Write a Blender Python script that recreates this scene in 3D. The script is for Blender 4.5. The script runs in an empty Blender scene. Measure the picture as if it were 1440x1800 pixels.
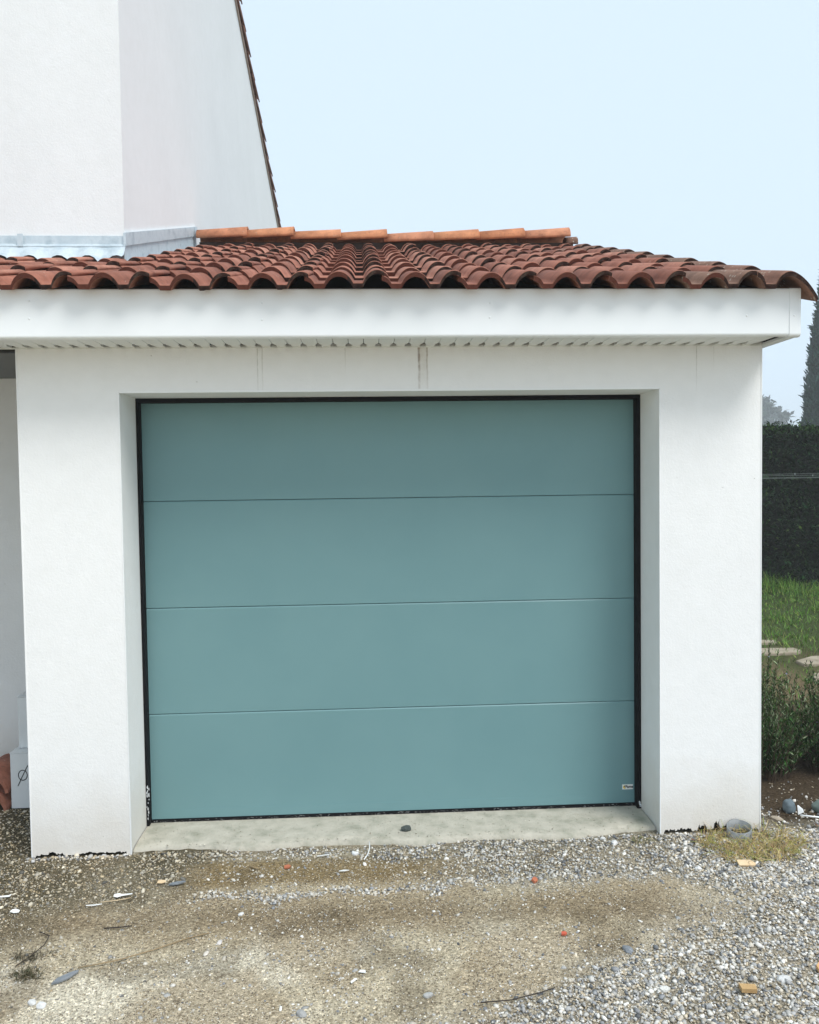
import bpy, bmesh, math, random
import numpy as np
from mathutils import Vector, Matrix

S = bpy.context.scene
C = S.collection
R = math.radians
rng = np.random.default_rng(7)
random.seed(7)

# ------------------------------------------------------------------ camera
cd = bpy.data.cameras.new('camera')
cd.sensor_fit = 'HORIZONTAL'; cd.sensor_width = 36.0; cd.lens = 36.0 * 1444.03 / 1440.0
cd.clip_start = 0.05; cd.clip_end = 2000
cam = bpy.data.objects.new('camera', cd); C.objects.link(cam)
cam.matrix_world = Matrix(((0.998378, 0.015817, -0.054696, -0.1391),
                           (-0.055269, 0.038376, -0.997734, -3.6596),
                           (-0.013682, 0.999138, 0.039188, 1.6409),
                           (0, 0, 0, 1)))
S.camera = cam

# ------------------------------------------------------------------ sky, sun, exposure
SUN_EL, SUN_AZ = R(54), R(40)          # azimuth from -Y (behind the camera) towards +X
w = bpy.data.worlds.new('World'); S.world = w; w.use_nodes = True
nt = w.node_tree; nt.nodes.clear()
sky = nt.nodes.new('ShaderNodeTexSky'); sky.sky_type = 'NISHITA'; sky.sun_disc = False
sky.sun_elevation = SUN_EL; sky.sun_rotation = math.pi - SUN_AZ
sky.air_density = 1.0; sky.dust_density = 4.0; sky.ozone_density = 1.0
fogm = nt.nodes.new('ShaderNodeMix'); fogm.data_type = 'RGBA'
fogm.inputs[0].default_value = 0.88                      # fog: an even pale overcast over the clear sky
fogm.inputs[7].default_value = (4.42, 5.32, 6.20, 1)
nt.links.new(sky.outputs[0], fogm.inputs[6])
bg = nt.nodes.new('ShaderNodeBackground'); bg.inputs[1].default_value = 0.10
out = nt.nodes.new('ShaderNodeOutputWorld')
nt.links.new(fogm.outputs[2], bg.inputs[0]); nt.links.new(bg.outputs[0], out.inputs[0])

sl = bpy.data.lights.new('sun', 'SUN'); sl.energy = 1.5; sl.angle = R(24); sl.color = (1.0, 0.975, 0.94)
sun = bpy.data.objects.new('sun', sl); C.objects.link(sun)
sd = Vector((math.sin(SUN_AZ) * math.cos(SUN_EL), -math.cos(SUN_AZ) * math.cos(SUN_EL), math.sin(SUN_EL)))
sun.rotation_euler = sd.to_track_quat('Z', 'Y').to_euler()
sun.location = (6, -6, 12)

S.view_settings.view_transform = 'Standard'; S.view_settings.look = 'None'
S.view_settings.exposure = 0.9; S.view_settings.gamma = 1.0
S.view_settings.use_curve_mapping = False
S.cycles.use_denoising = True
S.cycles.volume_bounces = 1
S.cycles.max_bounces = 6

# ------------------------------------------------------------------ helpers
def link(o, parent=None):
    C.objects.link(o)
    if parent is not None: o.parent = parent
    return o

def mesh_obj(name, verts, faces, mat, parent=None, smooth=False, mats=None, fmat=None):
    me = bpy.data.meshes.new(name)
    me.from_pydata([tuple(v) for v in verts], [], faces)
    for m in (mats or [mat]): me.materials.append(m)
    if fmat is not None: me.polygons.foreach_set('material_index', fmat)
    if smooth: me.polygons.foreach_set('use_smooth', [True] * len(me.polygons))
    me.update()
    o = bpy.data.objects.new(name, me)
    return link(o, parent)

def bm_obj(name, bm, mat, parent=None, smooth=False):
    me = bpy.data.meshes.new(name); bmesh.ops.recalc_face_normals(bm, faces=bm.faces); bm.to_mesh(me); bm.free()
    me.materials.append(mat)
    if smooth: me.polygons.foreach_set('use_smooth', [True] * len(me.polygons))
    o = bpy.data.objects.new(name, me)
    return link(o, parent)

def add_box(bm, x0, x1, y0, y1, z0, z1, bev=0.0):
    vs = [bm.verts.new((x, y, z)) for x in (x0, x1) for y in (y0, y1) for z in (z0, z1)]
    fs = [(0, 1, 3, 2), (4, 6, 7, 5), (0, 4, 5, 1), (2, 3, 7, 6), (0, 2, 6, 4), (1, 5, 7, 3)]
    fa = [bm.faces.new([vs[i] for i in f]) for f in fs]
    if bev > 0:
        es = list({e for f in fa for e in f.edges})
        bmesh.ops.bevel(bm, geom=es, offset=bev, segments=2, affect='EDGES', profile=0.5)

def box(name, x0, x1, y0, y1, z0, z1, mat, parent=None, bev=0.0):
    bm = bmesh.new(); add_box(bm, x0, x1, y0, y1, z0, z1, bev)
    return bm_obj(name, bm, mat, parent)

def prism(name, pts, axis, a, b, mat, parent=None):
    """closed outline extruded along axis ('x' : pts are (y,z); 'y' : (x,z); 'z' : (x,y))"""
    n = len(pts)
    def P(p, t):
        return {'x': (t, p[0], p[1]), 'y': (p[0], t, p[1]), 'z': (p[0], p[1], t)}[axis]
    bm = bmesh.new()
    va = [bm.verts.new(P(p, a)) for p in pts]; vb = [bm.verts.new(P(p, b)) for p in pts]
    bm.faces.new(va); bm.faces.new(vb[::-1])
    for i in range(n):
        bm.faces.new((va[i], vb[i], vb[(i + 1) % n], va[(i + 1) % n]))
    return bm_obj(name, bm, mat, parent)

def tube(name, pts, rad, mat, parent=None, seg=6, taper=None):
    pts = [Vector(p) for p in pts]; verts = []; faces = []
    for i, p in enumerate(pts):
        t = (pts[min(i + 1, len(pts) - 1)] - pts[max(i - 1, 0)]).normalized()
        a = t.cross(Vector((0, 0, 1)))
        if a.length < 1e-3: a = t.cross(Vector((1, 0, 0)))
        a.normalize(); b = t.cross(a)
        r = rad * (taper[i] if taper else 1)
        for k in range(seg):
            an = 2 * math.pi * k / seg
            verts.append(p + a * math.cos(an) * r + b * math.sin(an) * r)
    for i in range(len(pts) - 1):
        for k in range(seg):
            k2 = (k + 1) % seg
            faces.append((i * seg + k, i * seg + k2, (i + 1) * seg + k2, (i + 1) * seg + k))
    faces.append(tuple(range(seg))[::-1]); faces.append(tuple(range((len(pts) - 1) * seg, len(pts) * seg)))
    return mesh_obj(name, verts, faces, mat, parent, smooth=True)

def np_mesh(name, V, F, mat, parent=None, col=None, smooth=False):
    """V (n,3), F (m,k) numpy -> one mesh, optional per-vertex colour attribute"""
    me = bpy.data.meshes.new(name)
    m, k = F.shape
    me.vertices.add(len(V)); me.vertices.foreach_set('co', V.astype(np.float32).ravel())
    me.loops.add(m * k); me.loops.foreach_set('vertex_index', F.astype(np.int32).ravel())
    me.polygons.add(m); me.polygons.foreach_set('loop_start', np.arange(0, m * k, k, dtype=np.int32))
    if smooth: me.polygons.foreach_set('use_smooth', np.ones(m, dtype=bool))
    me.update(calc_edges=True)
    if col is not None:
        ca = me.color_attributes.new('col', 'FLOAT_COLOR', 'POINT')
        c4 = np.ones((len(V), 4), np.float32); c4[:, :3] = col
        ca.data.foreach_set('color', c4.ravel())
    me.materials.append(mat)
    return link(bpy.data.objects.new(name, me), parent)

def rot_mats(ax, ay, az):
    cx, sx, cy, sy, cz, sz = np.cos(ax), np.sin(ax), np.cos(ay), np.sin(ay), np.cos(az), np.sin(az)
    M = np.empty((len(ax), 3, 3))
    M[:, 0, 0] = cz * cy; M[:, 0, 1] = cz * sy * sx - sz * cx; M[:, 0, 2] = cz * sy * cx + sz * sx
    M[:, 1, 0] = sz * cy; M[:, 1, 1] = sz * sy * sx + cz * cx; M[:, 1, 2] = sz * sy * cx - cz * sx
    M[:, 2, 0] = -sy; M[:, 2, 1] = cy * sx; M[:, 2, 2] = cy * cx
    return M

def scatter(T, TF, pos, M, scl):
    """template verts T (v,3), faces TF (f,k); pos (n,3), M (n,3,3), scl (n,3) -> V, F"""
    n, v = len(pos), T.shape[-2]
    V = np.einsum('nij,nvj->nvi', M, (T[None] if T.ndim == 2 else T) * scl[:, None, :]) + pos[:, None, :]
    F = (TF[None] + (np.arange(n) * v)[:, None, None]).reshape(-1, TF.shape[1])
    return V.reshape(-1, 3), F

def vnoise(x, y, s, seed=0):
    x = np.asarray(x, float) / s + 1000; y = np.asarray(y, float) / s + 1000
    xi = np.floor(x).astype(np.int64); yi = np.floor(y).astype(np.int64)
    fx = x - xi; fy = y - yi; fx = fx * fx * (3 - 2 * fx); fy = fy * fy * (3 - 2 * fy)
    def h(a, b):
        n = (a * 374761393 + b * 668265263 + seed * 1442695041) & 0x7fffffff
        n = ((n ^ (n >> 13)) * 1274126177) & 0x7fffffff
        return ((n ^ (n >> 16)) & 0xffff) / 65535.0
    return (h(xi, yi) * (1 - fx) + h(xi + 1, yi) * fx) * (1 - fy) + (h(xi, yi + 1) * (1 - fx) + h(xi + 1, yi + 1) * fx) * fy

def fbm(x, y, s, seed=0, o=3):
    t = 0; a = 1; tot = 0
    for k in range(o):
        t = t + a * vnoise(x, y, s / 2 ** k, seed + k * 17); tot += a; a *= .5
    return t / tot

def sstep(a, b, x):
    t = np.clip((np.asarray(x, float) - a) / (b - a), 0, 1); return t * t * (3 - 2 * t)

def thing(name, label, cat, loc=(0, 0, 0), group=None):
    o = bpy.data.objects.new(name, None); C.objects.link(o); o.location = loc
    o.empty_display_size = .1
    return tag(o, label, cat, group)

def tag(o, label, cat, group=None):
    o['label'] = label; o['category'] = cat
    if group: o['group'] = group
    return o

def kind(o, k): o['kind'] = k; return o

# ------------------------------------------------------------------ materials
def new_mat(name):
    m = bpy.data.materials.new(name); m.use_nodes = True
    t = m.node_tree; t.nodes.clear()
    o = t.nodes.new('ShaderNodeOutputMaterial'); b = t.nodes.new('ShaderNodeBsdfPrincipled')
    t.links.new(b.outputs[0], o.inputs[0])
    return m, t, b

def N(t, typ, **kw):
    n = t.nodes.new(typ)
    for k, v in kw.items():
        if k.startswith('i_'):
            key = k[2:]; n.inputs[int(key) if key.isdigit() else key].default_value = v
        else: setattr(n, k, v)
    return n

def L(t, a, b): t.links.new(a, b)

def noise(t, vec, scale, detail=4, rough=.6, dist=0):
    n = N(t, 'ShaderNodeTexNoise', i_Scale=scale, i_Detail=detail, i_Roughness=rough, i_Distortion=dist)
    L(t, vec, n.inputs['Vector']); return n.outputs[0]

def ramp(t, fac, stops):
    r = N(t, 'ShaderNodeValToRGB'); e = r.color_ramp.elements
    while len(e) < len(stops): e.new(.5)
    for k, (p, c) in enumerate(stops):
        e[k].position = p; e[k].color = c if len(c) == 4 else (*c, 1)
    L(t, fac, r.inputs[0]); return r.outputs[0]

def mix(t, fac, a, b, blend='MIX'):
    n = N(t, 'ShaderNodeMix', data_type='RGBA', blend_type=blend)
    for sock, v in ((n.inputs[0], fac), (n.inputs[6], a), (n.inputs[7], b)):
        if hasattr(v, 'links'): L(t, v, sock)
        elif isinstance(v, (int, float)): sock.default_value = v
        else: sock.default_value = (*v, 1) if len(v) == 3 else v
    return n.outputs[2]

def math_n(t, op, a, b=None, c=None):
    n = N(t, 'ShaderNodeMath', operation=op)
    for k, v in enumerate((a, b, c)):
        if v is None: continue
        if hasattr(v, 'links'): L(t, v, n.inputs[k])
        else: n.inputs[k].default_value = v
    return n.outputs[0]

def bump(t, b, h, strength, dist):
    n = N(t, 'ShaderNodeBump', i_Strength=strength, i_Distance=dist); L(t, h, n.inputs['Height'])
    L(t, n.outputs[0], b.inputs['Normal'])

def objco(t): return N(t, 'ShaderNodeTexCoord').outputs['Object']
def geoco(t): return N(t, 'ShaderNodeNewGeometry').outputs['Position']

def simple(name, c, rough=.7, c2=None, scale=8, bscale=None, bstr=.3, bdist=.002, metal=0, spec=.4, c3=None):
    m, t, b = new_mat(name)
    b.inputs['Roughness'].default_value = rough; b.inputs['Metallic'].default_value = metal
    b.inputs['Specular IOR Level'].default_value = spec
    co = objco(t)
    if c2 is not None:
        st = [(.32, c), (.68, c2)] if c3 is None else [(.28, c), (.5, c2), (.72, c3)]
        L(t, ramp(t, noise(t, co, scale), st), b.inputs['Base Color'])
    else: b.inputs['Base Color'].default_value = (*c, 1)
    if bscale: bump(t, b, noise(t, co, bscale, 5), bstr, bdist)
    return m

def attr_mat(name, rough=.8, fine=60, amt=.35, spec=.3, bscale=None, bstr=.4, bdist=.002, trans=0):
    """colour comes from the mesh's own 'col' attribute, broken up by a fine noise"""
    m, t, b = new_mat(name)
    a = N(t, 'ShaderNodeAttribute', attribute_name='col')
    co = geoco(t)
    f = ramp(t, noise(t, co, fine, 8, .78), [(.3, (1 - amt,) * 3), (.7, (1 + amt,) * 3)])
    L(t, mix(t, 1.0, a.outputs['Color'], f, 'MULTIPLY'), b.inputs['Base Color'])
    b.inputs['Roughness'].default_value = rough; b.inputs['Specular IOR Level'].default_value = spec
    if trans:
        b.inputs['Transmission Weight'].default_value = 0
        b.inputs['Subsurface Weight'].default_value = 0
    if bscale: bump(t, b, noise(t, co, bscale, 6, .7), bstr, bdist)
    return m

def wall_mat(name, base, splash=True, streaks=()):
    m, t, b = new_mat(name)
    co = geoco(t)
    big = noise(t, co, 1.3, 4)
    c = ramp(t, big, [(.3, tuple(v * .955 for v in base)), (.7, base)])
    mid = noise(t, co, 14, 4)
    c = mix(t, 1.0, c, ramp(t, mid, [(.3, (.965, .965, .96)), (.7, (1, 1, 1))]), 'MULTIPLY')
    sp = N(t, 'ShaderNodeSeparateXYZ'); L(t, co, sp.inputs[0])
    if splash:   # beige earth splashed up the foot of the wall
        n = noise(t, co, 5, 5, .7)
        h = math_n(t, 'ADD', sp.outputs[2], math_n(t, 'MULTIPLY', math_n(t, 'SUBTRACT', n, .5), .35))
        f = N(t, 'ShaderNodeMapRange', i_1=.0, i_2=.36, i_3=.52, i_4=0.0); L(t, h, f.inputs[0])
        c = mix(t, f.outputs[0], c, (.60, .535, .435))
        n2 = noise(t, co, 150, 3, .8)
        dirt = N(t, 'ShaderNodeMapRange', i_1=.0, i_2=.14, i_3=.5, i_4=0.0); L(t, h, dirt.inputs[0])
        spk = math_n(t, 'GREATER_THAN', n2, .62)
        c = mix(t, math_n(t, 'MULTIPLY', dirt.outputs[0], spk), c, (.22, .17, .11))
    for (x, wd, z0, z1, col, st) in streaks:   # rusty runs below the soffit and hairline cracks
        wob = math_n(t, 'MULTIPLY', math_n(t, 'SUBTRACT', noise(t, co, 22, 3), .5), .006)
        d = math_n(t, 'ABSOLUTE', math_n(t, 'SUBTRACT', math_n(t, 'ADD', sp.outputs[0], wob), x))
        f = N(t, 'ShaderNodeMapRange', i_1=wd * .4, i_2=wd, i_3=st, i_4=0.0); L(t, d, f.inputs[0])
        g = N(t, 'ShaderNodeMapRange', i_1=z0, i_2=z1, i_3=0.0, i_4=1.0); L(t, sp.outputs[2], g.inputs[0])
        yy = math_n(t, 'LESS_THAN', sp.outputs[1], .05)
        brk = ramp(t, noise(t, co, 40, 3), [(.3, (.35,) * 3), (.6, (1,) * 3)])
        ff = math_n(t, 'MULTIPLY', math_n(t, 'MULTIPLY', f.outputs[0], g.outputs[0]), math_n(t, 'MULTIPLY', yy, brk))
        c = mix(t, ff, c, col)
    # tiny pits
    v = N(t, 'ShaderNodeTexVoronoi', i_Scale=9.0); L(t, co, v.inputs['Vector'])
    pit = math_n(t, 'LESS_THAN', v.outputs['Distance'], .022)
    c = mix(t, math_n(t, 'MULTIPLY', pit, .55), c, (.25, .23, .2))
    L(t, c, b.inputs['Base Color'])
    b.inputs['Roughness'].default_value = .9; b.inputs['Specular IOR Level'].default_value = .2
    h = math_n(t, 'ADD', noise(t, co, 95, 5, .7), math_n(t, 'MULTIPLY', noise(t, co, 30, 3), .8))
    bump(t, b, h, .42, .003)
    return m

def tile_mat(name, pal, lichen=.0, dark=False):
    m, t, b = new_mat(name)
    oi = N(t, 'ShaderNodeObjectInfo'); co = geoco(t)
    rc = ramp(t, oi.outputs['Random'], [(0, pal[0]), (.35, pal[1]), (.7, pal[2]), (1, pal[3])])
    n1 = noise(t, co, 9, 5, .65)
    c = mix(t, 1.0, rc, ramp(t, n1, [(.3, (.60, .56, .54)), (.55, (1, 1, 1)), (.8, (1.3, 1.33, 1.35))]), 'MULTIPLY')
    n2 = noise(t, co, 45, 5, .7)
    st = ramp(t, n2, [(.55, (0, 0, 0)), (.72, (1, 1, 1))])
    c = mix(t, math_n(t, 'MULTIPLY', st, .55), c, (.07, .045, .038))
    v = N(t, 'ShaderNodeTexVoronoi', i_Scale=42.0); L(t, co, v.inputs['Vector'])
    spot = math_n(t, 'MULTIPLY', math_n(t, 'LESS_THAN', v.outputs['Distance'], .16 + lichen * .1),
                  math_n(t, 'GREATER_THAN', noise(t, co, 6, 3), .58 - lichen * .12))
    c = mix(t, math_n(t, 'MULTIPLY', spot, .7), c, (.42, .38, .32))
    L(t, c, b.inputs['Base Color'])
    b.inputs['Roughness'].default_value = .82; b.inputs['Specular IOR Level'].default_value = .25
    bump(t, b, noise(t, co, 120, 5, .7), .5, .002)
    return m

MAT = {}
MAT['wall'] = wall_mat('render_white', (.865, .87, .865), True,
    [(.113, .007, 1.98, 2.24, (.16, .09, .05), .9), (.149, .005, 2.0, 2.24, (.22, .14, .08), .75),
     (.131, .022, 2.0, 2.3, (.42, .36, .27), .5),
     (-.598, .003, 1.95, 2.2, (.33, .33, .28), .55), (-.577, .0035, 2.0, 2.2, (.36, .36, .3), .5),
     (-.214, .003, 2.1, 2.25, (.4, .4, .35), .5), (1.371, .0025, 2.0, 2.2, (.38, .38, .34), .6), (1.45, .0025, 2.1, 2.25, (.4, .4, .35), .4)])
MAT['house_wall'] = wall_mat('house_render', (.80, .815, .82), True)
MAT['bead'] = simple('corner_bead_white', (.84, .85, .85), .5)
MAT['fascia'] = simple('fascia_white', (.84, .865, .87), .38, (.815, .84, .85), 2.5, spec=.45)
MAT['soffit'] = simple('soffit_white', (.74, .76, .74), .5)
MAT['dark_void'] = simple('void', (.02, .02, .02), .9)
MAT['near_black'] = simple('mottled_black', (.012, .012, .013), .9, (.05, .045, .04), 30, 60, .8, .006)
MAT['black'] = simple('rubber_black', (.004, .0045, .006), .7, (.008, .0085, .010), 20, spec=.12)
MAT['zinc'] = simple('zinc', (.34, .43, .48), .45, (.55, .63, .67), 9, 40, .3, .003, metal=.12, c3=(.44, .53, .58))
MAT['tile'] = tile_mat('roof_tile_terracotta', [(.22, .086, .056), (.34, .135, .088), (.45, .215, .150), (.28, .105, .066)])
MAT['tile_old'] = tile_mat('roof_tile_weathered', [(.20, .105, .07), (.25, .125, .085), (.22, .135, .095), (.19, .095, .065)], .8)
MAT['butt'] = simple('tile_butt_reddish', (.070, .026, .019), .95, (.12, .040, .028), 30, 90, .6, .003, spec=.15, c3=(.036, .020, .016))  # reddish brown for tile front ends, darker than the tops
MAT['butt_dark'] = simple('tile_butt_dark', (.016, .010, .009), .95, (.042, .020, .016), 34, 90, .6, .003, spec=.15, c3=(.095, .075, .06))  # speckled near-black for every second wave's front end
MAT['ridge'] = tile_mat('ridge_tile_orange', [(.50, .20, .095), (.55, .24, .12), (.52, .23, .13), (.47, .18, .08)])
MAT['under'] = simple('roof_deck', (.05, .035, .028), .9)
MAT['concrete'] = simple('threshold_concrete', (.54, .51, .43), .88, (.46, .435, .36), 11, 80, .9, .006, c3=(.30, .30, .235))
MAT['cardboard'] = simple('white_card', (.66, .69, .70), .6, (.60, .63, .645), 5)
MAT['ink'] = simple('ink', (.01, .012, .018), .6)

# garage door: stucco-embossed grey-green sandwich panel
m, t, b = new_mat('door_paint'); co = geoco(t)
L(t, ramp(t, noise(t, co, 2.2, 4), [(.3, (.150, .285, .300)), (.7, (.165, .303, .316))]), b.inputs['Base Color'])
b.inputs['Roughness'].default_value = .42; b.inputs['Specular IOR Level'].default_value = .4
bump(t, b, noise(t, co, 260, 3, .6), .22, .0012); MAT['door'] = m

MAT['ground'] = attr_mat('driveway_earth', .95, 60, .45, .10, 110, 1.0, .012)
t = MAT['ground'].node_tree; b = [n_ for n_ in t.nodes if n_.type == 'BSDF_PRINCIPLED'][0]
src = b.inputs['Base Color'].links[0].from_socket; co = geoco(t)
vg = N(t, 'ShaderNodeTexVoronoi', i_Scale=150.0); L(t, co, vg.inputs['Vector'])
gr = N(t, 'ShaderNodeSeparateColor'); L(t, vg.outputs['Color'], gr.inputs[0])
grain = ramp(t, gr.outputs[0], [(.0, (.38, .36, .33)), (.18, (.80, .78, .74)), (.5, (1, 1, 1)), (.86, (1.12, 1.12, 1.12)), (1.0, (1.75, 1.75, 1.75))])
c_ = mix(t, .85, src, grain, 'MULTIPLY')
vg2 = N(t, 'ShaderNodeTexVoronoi', i_Scale=420.0); L(t, co, vg2.inputs['Vector'])
gr2 = N(t, 'ShaderNodeSeparateColor'); L(t, vg2.outputs['Color'], gr2.inputs[0])
c_ = mix(t, .7, c_, ramp(t, gr2.outputs[0], [(.0, (.5, .48, .45)), (.3, (.9, .9, .9)), (.8, (1.1, 1.1, 1.1)), (1.0, (1.5, 1.5, 1.5))]), 'MULTIPLY')
L(t, c_, b.inputs['Base Color'])
MAT['stone'] = attr_mat('gravel_stone', .75, 180, .18, .3)
MAT['leaf'] = attr_mat('leaf', .75, 30, .25, .12)
MAT['grass'] = attr_mat('grass_blade', .6, 30, .25, .3)
MAT['stem'] = simple('stem_brown', (.10, .065, .04), .9, (.06, .04, .025), 20)

# ================================================================== GROUND
def zone_weights(X, Y):
    n1 = fbm(X, Y, .35, 3); n2 = fbm(X, Y, .12, 9); n3 = fbm(X, Y, .9, 21)
    jx = X + (n1 - .5) * .35; jy = Y + (n2 - .5) * .14 + (n1 - .5) * .10
    # gravel field on the right; its edge runs from the right pier towards the camera
    edge = np.interp(jy, [-3, -1.5, -1.24, -1.14, -1.0, -.8, -.55, -.40, -.2], [-1.2, -.45, .02, .27, .62, .88, 1.30, 1.15, 1.05])
    field = sstep(-.28, .34, jx - edge)
    upper = sstep(.0, .45, jx) * sstep(-.46, -.36, jy)
    strip = np.exp(-((jy - (-.415 + .045 * (jx + .86) / 1.4)) / .040) ** 2) * sstep(-1.0, -.8, jx) * (1 - sstep(.2, .5, jx))
    foot = sstep(-.17, -.05, jy) * sstep(-1.4, -1.0, jx)
    left = sstep(-.80, -1.05, jx) * sstep(-.55, -.38, jy)
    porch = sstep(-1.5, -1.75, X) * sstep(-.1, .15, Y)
    return n1, n2, n3, field, upper, strip, foot, left, porch

def grav_density(X, Y):
    n1, n2, n3, field, upper, strip, foot, left, porch = zone_weights(X, Y)
    d = .06 + .16 * sstep(.45, .7, n2)
    d = np.maximum(d, field * (.45 + .95 * n1))
    d = np.maximum(d, upper * (.35 + .6 * n1)); d = np.maximum(d, strip * (.6 + .9 * n2)); d = np.maximum(d, foot * (.2 + .7 * n2))
    d = np.maximum(d, left * (.16 + .35 * n2)); d = np.maximum(d, porch * .25)
    brown = np.exp(-(((X - .95) / .35) ** 2 + ((Y + .66) / .13) ** 2))
    return np.clip(d * (1 - .78 * brown), 0, 1)

def ground_z(X, Y):
    z = -.016 + (fbm(X, Y, .5, 5) - .5) * .018 + (fbm(X, Y, .06, 31) - .5) * .007
    near = (np.abs(X) < 4) & (Y < 1.3) & (Y > -4)
    return np.where(near, z, -.016)

def grow(a, step, lim):
    o = []; v = a
    while abs(v) < lim:
        step *= 1.35; v = v + step if a > 0 else v - step; o.append(v)
    return o
xs = np.array(sorted(grow(-2.4, .03, 250)) + list(np.arange(-2.4, 2.71, .02)) + grow(2.72, .03, 250))
ys = np.array(sorted(grow(-2.2, .03, 250)) + list(np.arange(-2.2, .72, .02)) + grow(.73, .03, 290))
XX, YY = np.meshgrid(xs, ys, indexing='ij')
ZZ = ground_z(XX, YY)
n1, n2, n3, field, upper, strip, foot, left, porch = zone_weights(XX, YY)
def lerp(a, b, f): return a + (np.array(b) - a) * f[..., None]
col = np.zeros(XX.shape + (3,)) + np.array((.60, .52, .375))
col = lerp(col, (.78, .71, .56), sstep(.40, .60, n1) * sstep(-.55, -.85, YY))
col = lerp(col, (.43, .34, .22), sstep(.35, .62, fbm(XX, YY, .28, 77)) * .7)
band = np.exp(-((YY + .58 + (n1 - .5) * .1) / .13) ** 2) * (1 - sstep(.9, 1.3, XX))
col = lerp(col, (.255, .195, .12), band * .7)
col = lerp(col, (.27, .195, .095), sstep(-.36, -.28, YY) * (1 - sstep(-.12, -.06, YY)) * sstep(-1.0, -.8, XX) * .9)
col = lerp(col, (.36, .335, .275), np.clip(field + upper, 0, 1) * .65)
col = lerp(col, (.20, .18, .13), foot * .7)
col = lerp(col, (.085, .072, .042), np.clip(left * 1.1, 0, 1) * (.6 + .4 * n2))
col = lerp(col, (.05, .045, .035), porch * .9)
col = lerp(col, (.10, .085, .05), sstep(-1.25, -1.45, XX) * sstep(-.9, -.6, YY) * .6)
stain = sstep(.58, .75, fbm(XX, YY, .22, 55)) * .45
col = lerp(col, (.14, .105, .06), stain)
garden = sstep(1.70, 1.85, XX) * sstep(-.02, .16, YY + (n2 - .5) * .1)
col = lerp(col, (.075, .055, .035), garden)
lawnw = sstep(3.2, 4.0, YY + (n1 - .5) * .8) * sstep(1.7, 1.8, XX)
bare = sstep(1.6, 2.4, YY) * sstep(1.7, 1.8, XX)
col = lerp(col, (.17, .13, .075), bare * (1 - lawnw))
col = lerp(col, (.06, .075, .025), bare * sstep(.45, .6, fbm(XX, YY, .25, 61)) * .8)
col = lerp(col, (.055, .075, .025), lawnw)
far = np.maximum(sstep(8, 14, YY), sstep(6, 12, np.abs(XX)))
col = lerp(col, (.07, .085, .035), far * sstep(0, 2, YY))
col = lerp(col, (.02, .018, .012), sstep(7.85, 8.2, YY) * sstep(10.2, 9.8, YY) * sstep(1.7, 2.5, XX) * sstep(16, 14, XX))
nx, ny = XX.shape
idx = np.arange(nx * ny).reshape(nx, ny)
F = np.stack([idx[:-1, :-1], idx[1:, :-1], idx[1:, 1:], idx[:-1, 1:]], -1).reshape(-1, 4)
g = np_mesh('ground', np.stack([XX, YY, ZZ], -1).reshape(-1, 3), F, MAT['ground'], col=col.reshape(-1, 3), smooth=True)
kind(g, 'structure')

# ================================================================== GARAGE
XL, XR, XO, H, D = -1.6318, 1.6727, 1.2, 2.038, .27
ZS, ZFT, YF, XF = 2.2305, 2.4302, -.2394, 1.7226
YR = 3.02                                   # ridge line
SL = .3203; TH = math.atan(SL)
garage = thing('garage', 'white rendered garage with grey green sectional door and terracotta tile roof', 'garage')

def jag(x0, x1, n, amp, seed, notch=()):
    r = random.Random(seed); pts = []
    n = n * 2
    for i in range(n + 1):
        x = x0 + (x1 - x0) * (i + (r.uniform(-.42, .42) if 0 < i < n else 0)) / n
        z = -.006 + r.random() ** 2 * amp * 1.2 + amp * 2.2 * max(0, float(vnoise(x, seed, .05, seed)) - .42)
        for (a, b, h) in notch:
            if a <= x <= b: z += h * (.45 + .55 * r.random())
        pts.append((x, z if 0 < i < n else -.02))
    return pts
outl = [(XL, 2.44), (XL, -.02)] + jag(XL + .01, -XO - .012, 34, .006, 3, ((-1.56, -1.50, .012), (-1.40, -1.22, .012)))
outl += [(-XO, -.02), (-XO, H), (XO, H), (XO, -.02)]
outl += jag(XO + .012, XR - .004, 46, .010, 8, ((1.22, 1.35, .016), (1.38, 1.42, .022), (1.455, 1.475, .045), (1.48, 1.53, .02), (1.53, 1.56, .05), (1.57, 1.60, .03)))
outl += [(XR, -.02), (XR, 2.44)]
clean = []
for pnt in outl:
    if not clean or abs(pnt[0] - clean[-1][0]) + abs(pnt[1] - clean[-1][1]) > 1e-5: clean.append(pnt)
wall = prism('wall', clean, 'y', 0.0, D, MAT['wall'], garage)
prism('side_wall', [(D + .002, -.05), (6.0, -.05), (6.0, 2.40), (YR, 2.40 + (YR - D) * SL + .03), (D + .002, 2.42)], 'x', XR - .2, XR, MAT['wall'], garage)
box('side_wall', XL, XL + .2, D + .002, 1.04, -.05, 2.42, MAT['wall'], garage)
box('rear_wall', -1.44, XR - .2, 5.8, 6.0, -.05, 2.40, MAT['wall'], garage)
box('plinth', XL + .015, -XO - .01, .035, D - .02, -.06, .10, MAT['near_black'], garage)  # near-black block behind the broken lower edge of the render
box('plinth', XO + .01, XR - .012, .035, D - .02, -.06, .12, MAT['near_black'], garage)
for x0, x1, y0, y1, z1 in ((XL - .002, XL + .0025, -.002, .008, ZS), (-XO - .003, -XO + .002, -.002, .007, H), (XO - .002, XO + .0025, -.002, .007, H), (XR - .0025, XR + .002, -.002, .008, ZS)):
    box('corner_bead', x0, x1, y0, y1, -.02, z1 - .004, MAT['bead'], garage)
box('corner_bead', -XO + .004, XO - .004, -.003, .006, H - .003, H + .006, MAT['bead'], garage)
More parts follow.
